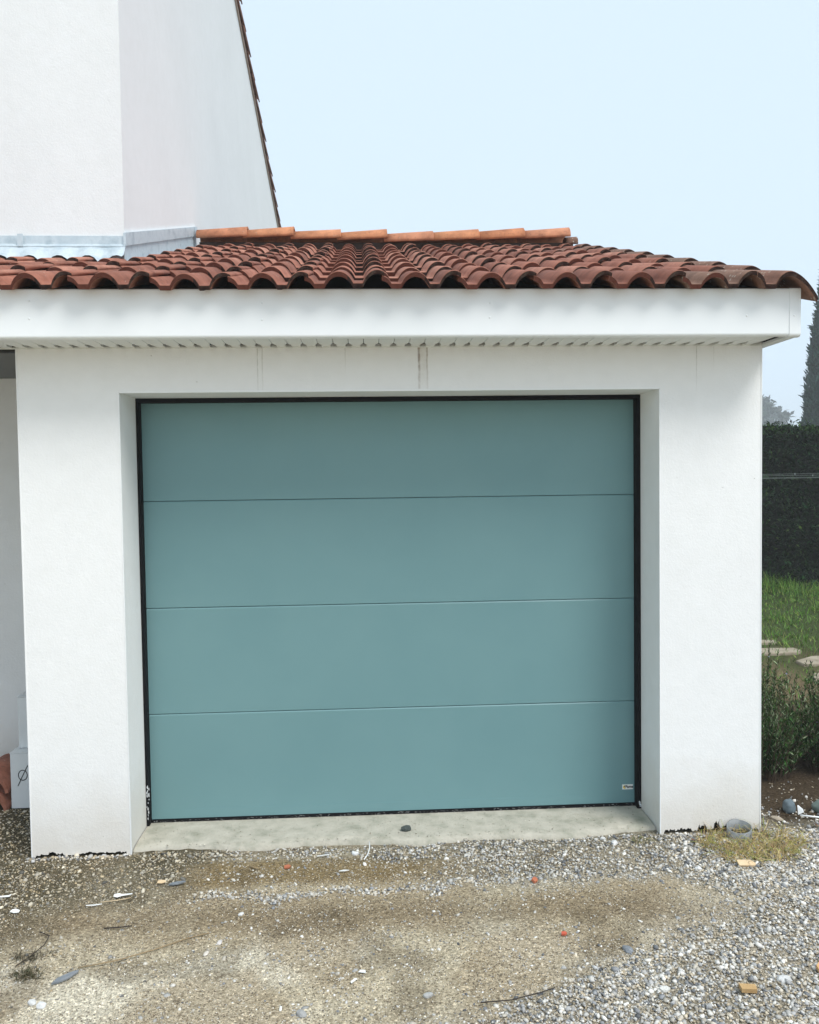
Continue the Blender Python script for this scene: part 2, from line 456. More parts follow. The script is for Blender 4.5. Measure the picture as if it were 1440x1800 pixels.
# concrete threshold with a worn front edge
bm = bmesh.new(); n = 60; ra = random.Random(4)
rows = []
for i in range(n + 1):
    x = -XO + .004 + (2 * XO - .008) * i / n
    e = .02 + .016 * math.sin(i * .35) + .014 * (ra.random() - .5) + (.02 * math.sin(i * .12) if i > 30 else 0)
    rows.append([bm.verts.new((x, e, -.03)), bm.verts.new((x, e + .004, .000 + .004 * ra.random())), bm.verts.new((x, e + .05, .006 + .003 * ra.random())), bm.verts.new((x, .15, .008 + .002 * ra.random())), bm.verts.new((x, .36, .006))])
for a, c in zip(rows[:-1], rows[1:]):
    for k in range(4): bm.faces.new((a[k], c[k], c[k + 1], a[k + 1]))
bm_obj('threshold', bm, MAT['concrete'], garage, True)

# --- sectional door: leaf, four panels, black seals, maker's sticker
YD = D + .0328
door = box('garage_door', -1.186, 1.186, YD + .012, YD + .045, .02, 2.06, MAT['black'], garage)
zs_ = [.0214, .5325, 1.0436, 1.5547, 2.052]
for k in range(4):
    a_, b_ = zs_[k] + (.0012 if k else 0), zs_[k + 1] - .0008
    prism('panel', [(YD + .0118, a_), (YD + .0015, a_), (YD, a_ + .0015), (YD, b_ - .0065), (YD + .0035, b_ - .001), (YD + .006, b_), (YD + .0118, b_)], 'x', -1.1855, 1.1795, MAT['door'], door)
box('bottom_rail', -1.1855, 1.1795, YD - .0012, YD - .0002, .0225, .066, MAT['door'], door, .0004)
bm = bmesh.new(); n = 80; ra = random.Random(9)
add_box(bm, -1.186, 1.1815, YD - .006, YD + .03, .004, .0205)
bm_obj('bottom_seal', bm, MAT['black'], door)
box('side_seal', -1.1995, -1.1862, D - .012, YD + .02, .008, H - .0005, MAT['black'], door)
box('side_seal', 1.1802, 1.1993, D - .012, YD + .02, .008, H - .0005, MAT['black'], door)
box('top_seal', -1.186, 1.180, D - .011, YD + .02, 2.0173, H - .0007, MAT['black'], door)
# torn bits of film caught in the left seal and bottom corner
ra = random.Random(2); vs = []; fs = []
for i in range(16):
    x = -1.192 + ra.uniform(-.004, .007); z = ra.uniform(.015, .19); s = ra.uniform(.004, .013)
    vs += [(x, D - .014, z), (x + s * .5, D - .017, z + s * .3), (x + s * .3, D - .0145, z + s * 1.6), (x - s * .15, D - .016, z + s)]
    fs.append(tuple(range(len(vs) - 4, len(vs))))
for i in range(10):
    x = 1.186 + ra.uniform(-.006, .012); z = ra.uniform(.008, .04); s = ra.uniform(.004, .010)
    vs += [(x, D - .014, z), (x + s, D - .017, z + s * .2), (x + s * .6, D - .0145, z + s), (x, D - .016, z + s)]
    fs.append(tuple(range(len(vs) - 4, len(vs))))
kind(mesh_obj('torn_film', vs, fs, MAT['cardboard'], door), 'stuff')
# grit sticking to the bottom seal
vs = []; fs = []
for i in range(260):
    x = ra.uniform(-1.18, 1.175); z = ra.uniform(.006, .019); s = ra.uniform(.0012, .0035); y = YD - .0065
    vs += [(x - s, y, z), (x, y, z - s * .7), (x + s, y, z), (x, y, z + s * .7), (x, y - s, z)]
    q = len(vs) - 5; fs += [(q, q + 1, q + 4), (q + 1, q + 2, q + 4), (q + 2, q + 3, q + 4), (q + 3, q, q + 4)]
kind(mesh_obj('seal_grit', vs, fs, simple('grit', (.30, .30, .29), .9), door), 'stuff')
# sticker: white ground, yellow and black emblem, the word in black italics
st_w = simple('sticker_white', (.86, .87, .84), .35); st_y = simple('sticker_yellow', (.80, .55, .05), .4); st_k = simple('sticker_black', (.01, .01, .01), .4)
bm = bmesh.new(); add_box(bm, 1.118, 1.172, YD - .0010, YD - .0002, .0885, .1135); nw = len(bm.faces)
def disc(bm, cx, cz, rx, rz, y, a0=0, a1=360, inner=0.0, seg=20):
    o = []; i_ = []
    for k in range(seg + 1):
        a = R(a0 + (a1 - a0) * k / seg)
        o.append(bm.verts.new((cx + rx * math.cos(a), y, cz + rz * math.sin(a)))); i_.append(bm.verts.new((cx + inner * rx * math.cos(a), y, cz + inner * rz * math.sin(a))))
    return [bm.faces.new((o[k], o[k + 1], i_[k + 1], i_[k])) for k in range(seg)]
fy = disc(bm, 1.1295, .1005, .0070, .0085, YD - .0013, 40, 330, .25)
fk = disc(bm, 1.1325, .1015, .0050, .0075, YD - .0016, 20, 200, .35)
for f in fy: f.material_index = 1
for f in fk: f.material_index = 2
fc = bpy.data.curves.new('word', 'FONT'); fc.body = 'Fame'; fc.size = .0205; fc.shear = .25; fc.offset = .0006
fo = bpy.data.objects.new('word', fc); C.objects.link(fo)
dg = bpy.context.evaluated_depsgraph_get(); dg.update()
tm = bpy.data.meshes.new_from_object(fo.evaluated_get(dg))
bpy.data.objects.remove(fo); bpy.data.curves.remove(fc)
vmap = [bm.verts.new((1.1335 + v.co.x * .86, YD - .0015, .0955 + v.co.y)) for v in tm.vertices]
for p_ in tm.polygons:
    try: f = bm.faces.new([vmap[i] for i in p_.vertices]); f.material_index = 2
    except ValueError: pass
bpy.data.meshes.remove(tm)
me = bpy.data.meshes.new('sticker'); bm.to_mesh(me); bm.free()
for mm in (st_w, st_y, st_k): me.materials.append(mm)
so = link(bpy.data.objects.new('sticker', me), door); so['label'] = 'small white sticker lettered in black with a yellow emblem'

# --- fascia, corner cap, soffit
def fascia_profile(y0, z0, z1, th=.018, r=.012):
    pts = [(y0 + th, z1), (y0 + .003, z1), (y0, z1 - .004)]
    for k in range(6):
        a = math.pi + (math.pi / 2) * k / 5
        pts.append((y0 + r + r * math.cos(a), z0 + r + r * math.sin(a)))
    pts += [(y0 + .032, z0), (y0 + .032, z0 + .006), (y0 + th, z0 + .006)]
    return pts
fas = prism('fascia', fascia_profile(YF, ZS, ZFT), 'x', -4.4, 1.676, MAT['fascia'], garage)
for x, zz in ((-1.477, (2.382, 2.311)), (-.545, (2.373, 2.304)), (.394, (2.371, 2.311)), (1.489, (2.315,)), (-2.41, (2.38, 2.31))):
    for z in zz:
        bm = bmesh.new(); bmesh.ops.create_uvsphere(bm, u_segments=10, v_segments=6, radius=.0045)
        for v in bm.verts: v.co = Vector((x + v.co.x, YF - .0002 + v.co.y * .45, z + v.co.z))
        bm_obj('screw', bm, MAT['fascia'], fas, True)
cap = prism('corner_cap', [(a - .003, c) for a, c in fascia_profile(YF, ZS - .004, ZFT + .001, .02, .014)], 'x', 1.674, XF, MAT['fascia'], garage)
bm = bmesh.new(); bmesh.ops.create_uvsphere(bm, u_segments=10, v_segments=6, radius=.004)
for v in bm.verts: v.co = Vector((1.694 + v.co.x, YF - .0032 + v.co.y * .45, 2.315 + v.co.z))
bm_obj('screw', bm, MAT['fascia'], cap, True)
box('side_fascia', 1.7045, XF - .001, YF + .03, .60, ZS - .002, ZFT - .002, MAT['fascia'], garage, .003)
box('side_trim', XR + .001, 1.703, YF + .034, .60, ZS - .004, ZS + .010, MAT['fascia'], garage, .002)
# barge board rising along the gable
prism('barge_board', [(.58, ZFT - .16), (YR, ZFT - .16 + (YR - .58) * SL + .30), (YR, ZFT + (YR - .58) * SL + .26), (.58, ZFT + .22)], 'x', 1.690, 1.7043, MAT['fascia'], garage)
# soffit slats running from fascia to wall; a vent notch at the wall end of each joint
pit = .0652; slat_me = None; x = -4.37
while x + pit < XR + .0:
    if slat_me is None:
        hw = pit / 2; a = [(-hw + .0012, YF + .033), (hw - .0012, YF + .033), (hw - .0012, -.095), (hw - .012, -.062), (hw - .0135, -.045), (hw - .0135, -.0035), (-hw + .0135, -.0035), (-hw + .0135, -.045), (-hw + .012, -.062), (-hw + .0012, -.095)]
        so_ = prism('soffit_slat', a, 'z', ZS + .0005, ZS + .009, MAT['soffit'], garage); slat_me = so_.data
    else:
        so_ = bpy.data.objects.new('soffit_slat', slat_me); link(so_, garage)
    so_.location.x = x + pit / 2
    x += pit
box('notch_shade_sheet', -4.38, XF - .03, YF + .036, -.0008, ZS + .0125, ZS + .0145, simple('notch_black', (.004, .004, .005), .9, spec=.05), garage)  # black sheet added above the slats so the notches look like shaded void
box('soffit_trim', -4.4, XR - .004, -.0032, -.0005, ZS - .004, ZS + .004, MAT['soffit'], garage)
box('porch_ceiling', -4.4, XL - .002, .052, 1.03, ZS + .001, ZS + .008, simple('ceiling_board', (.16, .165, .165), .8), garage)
box('added_porch_wall', -3.4, -3.2, .01, 1.04, -.05, 2.228, MAT['wall'], garage)  # unseen end wall, added to darken the porch
box('porch_shade_strip', -4.4, XL - .004, .0015, .05, ZS - .012, ZS + .0115, MAT['dark_void'], garage)  # near-black strip standing in for the shadow under the header

# --- roof deck (dark, under the tiles) and tiles
Z0, Y0, W = 2.434, -.300, .1551
CRS = .3452
def rz(y, off=0.0): return Z0 + (y - Y0) * SL + off
bm = bmesh.new()
def slab(bm, x0, x1, y0, y1, za, zb, th):
    q = [(x0, y0, za), (x1, y0, za), (x1, y1, zb), (x0, y1, zb)]
    va = [bm.verts.new(p) for p in q]; vb = [bm.verts.new((p[0], p[1], p[2] - th)) for p in q]
    bm.faces.new(va); bm.faces.new(vb[::-1])
    for i in range(4): bm.faces.new((va[i], vb[i], vb[(i + 1) % 4], va[(i + 1) % 4]))
slab(bm, -1.42, 1.688, -.215, YR, rz(-.215, -.040), rz(YR, -.040), .03)
slab(bm, -4.4, -1.4205, -.215, 1.03, rz(-.215, -.040), rz(1.03, -.040), .03)
slab(bm, -1.42, 1.688, YR + .001, 6.3, rz(YR, -.040), rz(YR, -.040) - (6.3 - YR) * SL, .03)
roof = bm_obj('roof', bm, MAT['under'], garage)

AH = .046                                   # wave height
def wave(x):                                # x measured from a trough centre, period W
    u = (x / W) % 1.0
    if u < .145 or u > .855: return 0.0
    return AH * math.sin(math.pi * (u - .145) / .71) ** .58

def tile_mesh(name, xa, xb, length, mat, verge=False, seed=0):
    """xa..xb across (from a trough centre at x=0), length up the slope; front butt edge is its own material"""
    n = max(8, int(round((xb - xa) / (W / 20))))
    if verge: n = 26
    top = []; XS = []
    for i in range(n + 1):
        x = xa + (xb - xa) * i / n
        z = wave(x)
        if verge and x > .5 * W:            # flank of the verge tile turns down past the gable
            u = (x - .5 * W) / (xb - .5 * W); z = AH * 1.12 - (AH * 1.12 + .052) * (u ** 1.7)
        elif verge: z *= 1.12
        else:
            e0 = (x - xa) / W; e1 = (xb - x) / W
            if e0 < .22: z -= .009 * (1 - e0 / .22) + .002
            if e1 < .62: z += .0055 * sstep(.62, .3, e1)
        XS.append(x); top.append(float(z))
    th = [.013 if (verge or (xb - x) / W > .7) else .010 for x in XS]
    verts = []; st = [0.0, .012, length * .5, length]
    raise_ = lambda y: .022 * (1 - y / (CRS / math.cos(TH) * 1.15))
    for s_, y in enumerate(st):
        for x, z in zip(XS, top):
            verts.append((x, y, z + raise_(y) - (.003 if s_ == 0 else 0)))
    nb = len(verts)
    for s_, y in enumerate(st):
        for x, z, t_ in zip(XS, top, th):
            verts.append((x, y, z + raise_(y) - t_ - (.009 if s_ < 2 else 0)))
    m_ = n + 1; faces = []; fm = []
    for s_ in range(3):
        for i in range(n):
            a = s_ * m_ + i
            faces.append((a, a + 1, a + m_ + 1, a + m_)); fm.append(0)
            b_ = nb + a
            faces.append((b_, b_ + m_, b_ + m_ + 1, b_ + 1)); fm.append(0)
        a = s_ * m_; faces.append((a, a + m_, nb + a + m_, nb + a)); fm.append(0)
        a = s_ * m_ + n; faces.append((a, nb + a, nb + a + m_, a + m_)); fm.append(0)
    for i in range(n):
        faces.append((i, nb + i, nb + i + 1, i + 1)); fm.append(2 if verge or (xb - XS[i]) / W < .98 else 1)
        a = 3 * m_ + i; faces.append((a, a + 1, nb + a + 1, nb + a)); fm.append(0)
    me = bpy.data.meshes.new(name); me.from_pydata(verts, [], faces)
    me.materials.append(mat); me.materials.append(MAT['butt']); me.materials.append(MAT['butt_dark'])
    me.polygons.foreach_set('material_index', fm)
    sm = [abs(p.normal.y) < .9 and p.material_index == 0 for p in me.polygons]
    me.polygons.foreach_set('use_smooth', sm); me.update()
    return me
TR = -.1481                                 # X of a trough centre
JX = TR + .62 * W                           # X of a side joint (just past a crest)
LEN = CRS / math.cos(TH) + .055
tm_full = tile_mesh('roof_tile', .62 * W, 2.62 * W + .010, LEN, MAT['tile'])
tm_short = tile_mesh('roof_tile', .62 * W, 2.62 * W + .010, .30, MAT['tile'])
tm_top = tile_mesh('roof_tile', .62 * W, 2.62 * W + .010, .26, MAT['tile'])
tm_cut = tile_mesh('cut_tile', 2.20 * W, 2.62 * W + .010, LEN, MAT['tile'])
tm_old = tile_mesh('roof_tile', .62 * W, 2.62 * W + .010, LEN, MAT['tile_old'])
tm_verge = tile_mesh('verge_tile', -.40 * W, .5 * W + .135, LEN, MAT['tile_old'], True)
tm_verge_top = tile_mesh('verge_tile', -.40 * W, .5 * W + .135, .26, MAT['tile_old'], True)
rt = random.Random(11)
def put_tile(name, me, xo, row, jit=1.0):
    o = bpy.data.objects.new(name, me); link(o, roof)
    o.location = (xo + rt.uniform(-.003, .003) * jit, Y0 + row * CRS + rt.uniform(-.010, .010) * jit, Z0 - .022 + row * CRS * SL + rt.uniform(0, .002) * jit)
    o.rotation_euler = (TH + rt.uniform(-.010, .010) * jit, rt.uniform(-.010, .010) * jit, rt.uniform(-.014, .014) * jit)
    return o
for row in range(10):
    for k in range(-11, 5):
        xj = JX + 2 * W * k
        if row >= 4 and xj < -1.36: continue
        if row == 3 and xj < -1.45: me = tm_short
        elif row == 9: me = tm_top
        elif k == 4 and rt.random() < .35: me = tm_old
        else: me = tm_full
        put_tile('roof_tile', me, TR + 2 * W * k, row)
    if row >= 4: put_tile('cut_tile', tm_cut if row < 9 else tm_cut, TR + 2 * W * -5, row) if row < 9 else None
    put_tile('verge_tile', tm_verge if row < 9 else tm_verge_top, TR + 11 * W, row, .6)

# ridge tiles: half-round barrels, each right end riding over the next
def ridge_mesh(L_, r0, r1, th=.016, n=14):
    verts = []; faces = []
    for s_, (x, r) in enumerate(((0, r0), (L_ * .5, (r0 + r1) / 2), (L_, r1))):
        for q, rr in ((0, r), (1, r - th)):
            for i in range(n + 1):
                a = math.pi * (-.06 + 1.12 * i / n)
                verts.append((x, -rr * math.cos(a) * 1.18, rr * math.sin(a) * .82))
    m_ = n + 1
    for s_ in range(2):
        for q in range(2):
            for i in range(n):
                a = (s_ * 2 + q) * m_ + i; b_ = a + 2 * m_
                faces.append((a, a + 1, b_ + 1, b_) if q else (a, b_, b_ + 1, a + 1))
        for i in (0, n):
            a = s_ * 2 * m_ + i; faces.append((a, a + m_, a + 3 * m_, a + 2 * m_))
    for s_ in (0, 2):
        for i in range(n):
            a = s_ * 2 * m_ + i; faces.append((a, a + 1, a + m_ + 1, a + m_))
    me = bpy.data.meshes.new('ridge_tile'); me.from_pydata(verts, [], faces); me.materials.append(MAT['ridge'])
    me.polygons.foreach_set('use_smooth', [abs(p.normal.x) < .8 for p in me.polygons]); me.update()
    bm = bmesh.new(); bm.from_mesh(me); bmesh.ops.recalc_face_normals(bm, faces=bm.faces); bm.to_mesh(me); bm.free()
    return me
rm = ridge_mesh(.395, .085, .100)
x = -1.415; k = 0
while x < 1.20:
    o = bpy.data.objects.new('ridge_tile', rm); link(o, roof)
    o.location = (x, YR - .03, rz(YR) + .034 + .024 * abs(x + .1) + rt.uniform(-.004, .004))
    o.rotation_euler = (rt.uniform(-.05, .05), -.034 + rt.uniform(-.028, .020), rt.uniform(-.03, .03))
    x += .365; k += 1
ol = bpy.data.objects.new('ridge_tile', ridge_mesh(.09, .075, .08)); link(ol, roof); ol.location = (x + .005, YR - .03, rz(YR) + .022)
ol.data.materials[0] = MAT['tile_old']
# near-black strip put in for the shaded gap below the ridge tiles
box('ridge_gap_shade', -1.40, 1.52, YR - .075, YR + .05, rz(YR, -.03), rz(YR, .03), MAT['under'], roof)

# ================================================================== HOUSE behind, on the left
HX, HY, HB = -1.45, 1.05, 9.75
def hz(y): return 6.93 - .272 * abs(y - 5.1)
house = thing('house', 'tall white rendered house with a sloping tiled gable edge behind the garage', 'house')
bm = bmesh.new()
pr = [(HY, -.05), (HY, hz(HY)), (5.1, hz(5.1)), (HB, hz(HB)), (HB, -.05)]
va = [bm.verts.new((HX, y, z)) for y, z in pr]; vb = [bm.verts.new((-9.5, y, z)) for y, z in pr]
bm.faces.new(va); bm.faces.new(vb[::-1])
for i in range(5): bm.faces.new((va[i], vb[i], vb[(i + 1) % 5], va[(i + 1) % 5]))
bm_obj('wall', bm, MAT['house_wall'], house)
bm = bmesh.new()
slab(bm, -9.7, HX + .018, .75, 5.1, hz(.75) + .035, hz(5.1) + .035, .032)
slab(bm, -9.7, HX + .018, 5.101, 9.80, hz(5.1) + .035, hz(9.80) + .035, .032)
hroof = bm_obj('roof', bm, simple('verge_mortar', (.58, .46, .39), .9, (.45, .33, .27), 6), house)
# verge tiles along the gable edge (the rear slope is the one in view)
def canal(L_, r0, r1, th=.014, n=10, arc=1.0):
    verts = []; faces = []
    for (y, r) in ((0, r0), (L_, r1)):
        for rr in (r, r - th):
            for i in range(n + 1):
                a = math.pi * ((1 - arc) / 2 + arc * i / n)
                verts.append((rr * math.cos(a), y, rr * math.sin(a)))
    m_ = n + 1
    for i in range(n):
        faces += [(i, i + 1, 2 * m_ + i + 1, 2 * m_ + i), (m_ + i, 3 * m_ + i, 3 * m_ + i + 1, m_ + i + 1),
                  (i, m_ + i, m_ + i + 1, i + 1), (2 * m_ + i, 2 * m_ + i + 1, 3 * m_ + i + 1, 3 * m_ + i)]
    faces += [(0, 2 * m_, 3 * m_, m_), (n, m_ + n, 3 * m_ + n, 2 * m_ + n)]
    return verts, faces
hv, hf = canal(.47, .058, .074)
hm = bpy.data.meshes.new('gable_tile'); hm.from_pydata(hv, [], hf); hm.materials.append(tile_mat('gable_tile_pink', [(.46, .25, .19), (.52, .30, .24), (.42, .23, .18), (.55, .34, .27)], .3))
hm.polygons.foreach_set('use_smooth', [abs(p.normal.y) < .8 for p in hm.polygons]); hm.update()
aH = math.atan(.272)
for cx in (HX - .012, HX - .17, HX - .33):
    y = 5.15
    while y < 9.55:
        o = bpy.data.objects.new('gable_tile', hm); link(o, hroof)
        o.location = (cx + rt.uniform(-.006, .006), y, hz(y) + .040 + rt.uniform(-.004, .008)); o.rotation_euler = (-aH + .05, 0, rt.uniform(-.02, .02)); y += .365
    y = 4.7
    while y > .6 and cx > HX - .1:
        o = bpy.data.objects.new('gable_tile', hm); link(o, hroof)
        o.location = (cx, y + .46, hz(y + .46) + .040); o.rotation_euler = (aH - .05, 0, math.pi); o.rotation_euler = (-aH + .05, 0, math.pi); y -= .365
# zinc flashings where the garage roof meets the house
fl = prism('flashing_cover', [(HY - .003, 3.018), (HY - .012, 3.016), (HY - .014, 2.966), (HY - .030, 2.956), (HY - .030, 2.951), (HY - .003, 2.951)], 'x', -4.4, HX + .010, MAT['zinc'], house)
box('flashing_joint', -2.02, -1.99, HY - .0335, HY - .0305, 2.952, 3.02, MAT['zinc'], house)
ap = []
na = 120
vs = []; fs = []
for i in range(na + 1):
    X_ = -4.4 + (4.4 + HX + .012) * i / na
    wv = wave(X_ - TR)
    vs += [(X_, HY - .004, 2.985), (X_, HY - .035, 2.938 + wv * .1), (X_, .985, rz(.985, .034) + wv * .5), (X_, .945, rz(.945, .012) + wv * .9)]
for i in range(na):
    for k in range(3):
        a = i * 4 + k; fs.append((a, a + 4, a + 5, a + 1))
ao = mesh_obj('flashing_apron', vs, fs, MAT['zinc'], house, True)
def side_strip(name, x0, x1, y0, y1, o0, o1, mat):
    q = [(y0, rz(y0, o0)), (y1, rz(y1, o0)), (y1, rz(y1, o1)), (y0, rz(y0, o1))]
    return prism(name, q, 'x', x0, x1, mat, house)
side_strip('flashing_upstand', HX + .001, HX + .006, HY - .02, 2.06, .00, .115, MAT['zinc'])
side_strip('flashing_upstand', HX + .001, HX + .0065, 2.063, 3.05, .00, .115, MAT['zinc'])
side_strip('flashing_cover', HX + .0015, HX + .016, HY - .028, 3.05, .100, .172, MAT['zinc'])
side_strip('flashing_gutter', HX + .007, -1.27, HY - .06, 3.02, -.018, -.012, MAT['zinc'])

# ================================================================== THINGS IN THE PORCH
def carton(name, label, x0, x1, y0, y1, z0, z1, group):
    t_ = thing(name, label, 'box', ((x0 + x1) / 2, (y0 + y1) / 2, z0), group)
    cx, cy, cz = t_.location
    def P(nm, a, b_, c, d, e, f, mt, bev=.0015):
        return box(nm, a - cx, b_ - cx, c - cy, d - cy, e - cz, f - cz, mt, t_, bev)
    P('body', x0, x1, y0, y1, z0, z1 - .004, MAT['cardboard'], .003)
    my = (y0 + y1) / 2
    P('flap', x0 - .002, x1 + .002, y0 - .002, my - .001, z1 - .0035, z1, MAT['cardboard'])
    P('flap', x0 - .002, x1 + .002, my + .001, y1 + .002, z1 - .0035, z1, MAT['cardboard'])
    P('tape', x0 - .003, x1 + .003, my - .03, my + .03, z1 + .0003, z1 + .0012, simple('tape_' + name, (.42, .45, .42), .25), 0)
    return t_
c1 = carton('carton', 'white cardboard box on the ground marked with black handwriting', -1.965, -1.66, .585, .96, -.012, .276, 'cartons stacked in the porch')
c2 = carton('carton', 'plain white cardboard box stacked on top of the marked box', -1.948, -1.65, .655, .99, .2775, .548, 'cartons stacked in the porch')
# marker strokes on the lower carton (a slashed circle, then the start of more writing)
def stroke(pts, wd, name, parent):
    vs = []; fs = []
    for i, (x, z) in enumerate(pts):
        a = pts[max(i - 1, 0)]; b_ = pts[min(i + 1, len(pts) - 1)]
        dx, dz = b_[0] - a[0], b_[1] - a[1]; l = math.hypot(dx, dz) or 1
        vs += [(x - dz / l * wd, 0, z + dx / l * wd), (x + dz / l * wd, 0, z - dx / l * wd)]
    for i in range(len(pts) - 1): fs.append((2 * i, 2 * i + 1, 2 * i + 3, 2 * i + 2))
    return vs, fs
allv = []; allf = []
ox, oz = -1.965 + .062, .160
for pts in ([(ox + .022 * math.cos(a), oz + .026 * math.sin(a)) for a in np.linspace(0, 2 * math.pi, 25)],
            [(ox - .026, oz - .055), (ox - .002, oz - .005), (ox + .026, oz + .05)],
            [(ox + .030, oz - .022), (ox + .037, oz - .016), (ox + .044, oz + .01), (ox + .05, oz + .03)],
            [(ox + .055, oz - .05), (ox + .040, oz - .07), (ox + .036, oz - .095), (ox + .044, oz - .125), (ox + .06, oz - .13)]):
    v_, f_ = stroke(pts, .0021, 'h', None); k = len(allv)
    allv += v_; allf += [tuple(i + k for i in f) for f in f_]
cl = c1.location
mesh_obj('handwriting', [(x - cl.x, .585 - .0012 - cl.y, z - cl.z) for x, y, z in allv], allf, MAT['ink'], c1)
cv, cf = canal(.38, .115, .100, .016, 14, .92)
cm = bpy.data.meshes.new('canal_tile'); cm.from_pydata(cv, [], cf); cm.materials.append(MAT['tile'])
cm.polygons.foreach_set('use_smooth', [abs(p.normal.y) < .8 for p in cm.polygons]); cm.update()
for i, (x, z, rzv, lab) in enumerate(((-2.090, -.030, .05, 'lower terracotta canal tile of the pair stacked beside the boxes'), (-2.086, .062, .06, 'upper terracotta canal tile of the pair stacked beside the boxes'))):
    o = link(bpy.data.objects.new('canal_tile', cm)); o.location = (x, .555 + .01 * i, z); o.rotation_euler = (0, rt.uniform(-.05, .05), rzv)
    tag(o, lab, 'tile', 'spare tiles beside the cartons')

# ================================================================== GARDEN (right of the garage)
def leaf_cards(n, pos, size, asp, up=None, jit=1.0, seed=0):
    r = np.random.default_rng(seed)
    T = np.array([[0, 0, 0], [.5, .45, .06], [0, 1, -.05], [-.5, .45, .06]], float)
    TF = np.array([[0, 1, 2, 3]])
    az = r.uniform(0, 2 * np.pi, n)
    ax = (r.uniform(-1.0, 1.3, n) if up is None else r.normal(up, .45 * jit, n))
    ay = r.uniform(-.7, .7, n)
    s = size * r.uniform(.6, 1.35, n)
    return scatter(T, TF, pos, rot_mats(ax, ay, az), np.stack([s * asp, s, s], -1))

def colvar(n, rep, base, var, seed, hi=None, hif=.0):
    r = np.random.default_rng(seed)
    c = np.array(base)[None] * (1 + r.normal(0, var, (n, 1))) * (1 + r.normal(0, var * .35, (n, 3)))
    if hi is not None:
        k = r.random(n) < hif; c[k] = np.array(hi) * (1 + r.normal(0, .15, (k.sum(), 1)))
    return np.repeat(np.clip(c, .004, .9), rep, 0)

# hedge
hedge = thing('hedge', 'tall clipped dark green conifer hedge along the end of the lawn', 'hedge', (8, 8.7, 0))
hn = 60000; r = np.random.default_rng(3)
hx = r.uniform(3.5, 14, hn); face = r.random(hn)
hzv = np.where(face < .76, r.uniform(.0, 2.32, hn) ** 1.0, 2.30 + r.normal(0, .035, hn))
bulge = (fbm(hx, hzv * 1.3, .55, 40) - .5) * .50 + (fbm(hx, hzv, .16, 44) - .5) * .26
hy = np.where(face < .76, 8.22 + bulge + r.exponential(.06, hn) - .30 * sstep(.35, 0, hzv) * fbm(hx, hx * 0, .22, 49) * r.random(hn), r.uniform(8.2, 9.4, hn))
hzv = np.where(face < .76, hzv, hzv + (fbm(hx, hy, .4, 47) - .5) * .16)
pos = np.stack([hx - 8, hy - 8.7, hzv + .02], -1)
V, F = leaf_cards(hn, pos, .075, .36, None, 1, 5)
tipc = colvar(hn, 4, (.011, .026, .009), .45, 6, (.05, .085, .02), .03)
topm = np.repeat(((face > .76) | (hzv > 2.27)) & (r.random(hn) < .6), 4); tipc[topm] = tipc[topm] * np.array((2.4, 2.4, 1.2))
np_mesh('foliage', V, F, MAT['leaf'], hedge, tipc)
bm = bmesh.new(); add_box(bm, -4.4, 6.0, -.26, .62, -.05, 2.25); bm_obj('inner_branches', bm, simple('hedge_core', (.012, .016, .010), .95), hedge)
for i in range(12):
    x = -4.2 + i * .9
    tube('trunk', [(x, .1, -.03), (x + .03, .12, .5), (x, .1, 1.8)], .035, MAT['stem'], hedge)

# cypress beyond the hedge
def tree(name, label, loc, h, prof, n, size, asp, base, var, seed, trunk_r, up, group=None, clump=.25):
    t_ = thing(name, label, 'tree', loc, group)
    r = np.random.default_rng(seed)
    z = h * (1 - r.random(n) ** .75 * .97); z = np.clip(z, .03 * h, h)
    a = r.uniform(0, 2 * np.pi, n)
    rad = prof(z / h) * (1 + clump * (fbm(a * 1.3, z, .9, seed) - .5) * 2 + .5 * clump * (fbm(a * 4, z * 1.0, .45, seed + 3) - .5) * 2)
    rr = rad * np.sqrt(1 - r.random(n) ** 2 * .85)
    pos = np.stack([rr * np.cos(a), rr * np.sin(a), z], -1)
    V, F = leaf_cards(n, pos, size, asp, up, 1, seed + 1)
    np_mesh('crown', V, F, MAT['leaf'], t_, colvar(n, 4, base, var, seed + 2))
    tube('trunk', [(0, 0, -.1), (0, 0, h * .3), (.05, 0, h * .85)], trunk_r, MAT['stem'], t_, 8, (1, .7, .15))
    return t_
tree('cypress_tree', 'tall slender cypress rising misty behind the hedge', (22.45, 35.0, 0), 13.5,
     lambda u: 1.42 * (1 - u ** 1.7), 26000, .30, .28, (.035, .075, .055), .3, 60, .22, 1.2, None, .16)
tree('broadleaf_tree', 'pale grey tree fading into the fog beside the garage corner', (73.2, 150.0, 0), 16.2,
     lambda u: 6.8 * np.sqrt(np.clip(1 - ((u - .62) / .40) ** 2, 0.0, 1)) + .15, 9000, 1.0, .6, (.05, .06, .05), .3, 70, .4, None, None, .3)

# far house, only its roof shows over the hedge
fh = thing('far_house', 'faint house roof in the fog between the pale tree and cypress', 'house', (84, 152, 0))
bm = bmesh.new(); add_box(bm, -7, 7, -5, 5, -.1, 8.4); bm_obj('wall', bm, MAT['house_wall'], fh)
prism('roof', [(-5.6, 8.3), (0, 10.6), (5.6, 8.3), (5.6, 8.15), (-5.6, 8.15)], 'x', -7.5, 7.5, simple('far_roof', (.30, .19, .15), .9), fh)
for i in range(4):
    for zz in (1.2, 4.6):
        box('window', -5.5 + i * 3.1, -4.3 + i * 3.1, -5.06, -5.002, zz, zz + 1.5, simple('far_window%d%d' % (i, zz), (.05, .06, .07), .2), fh)

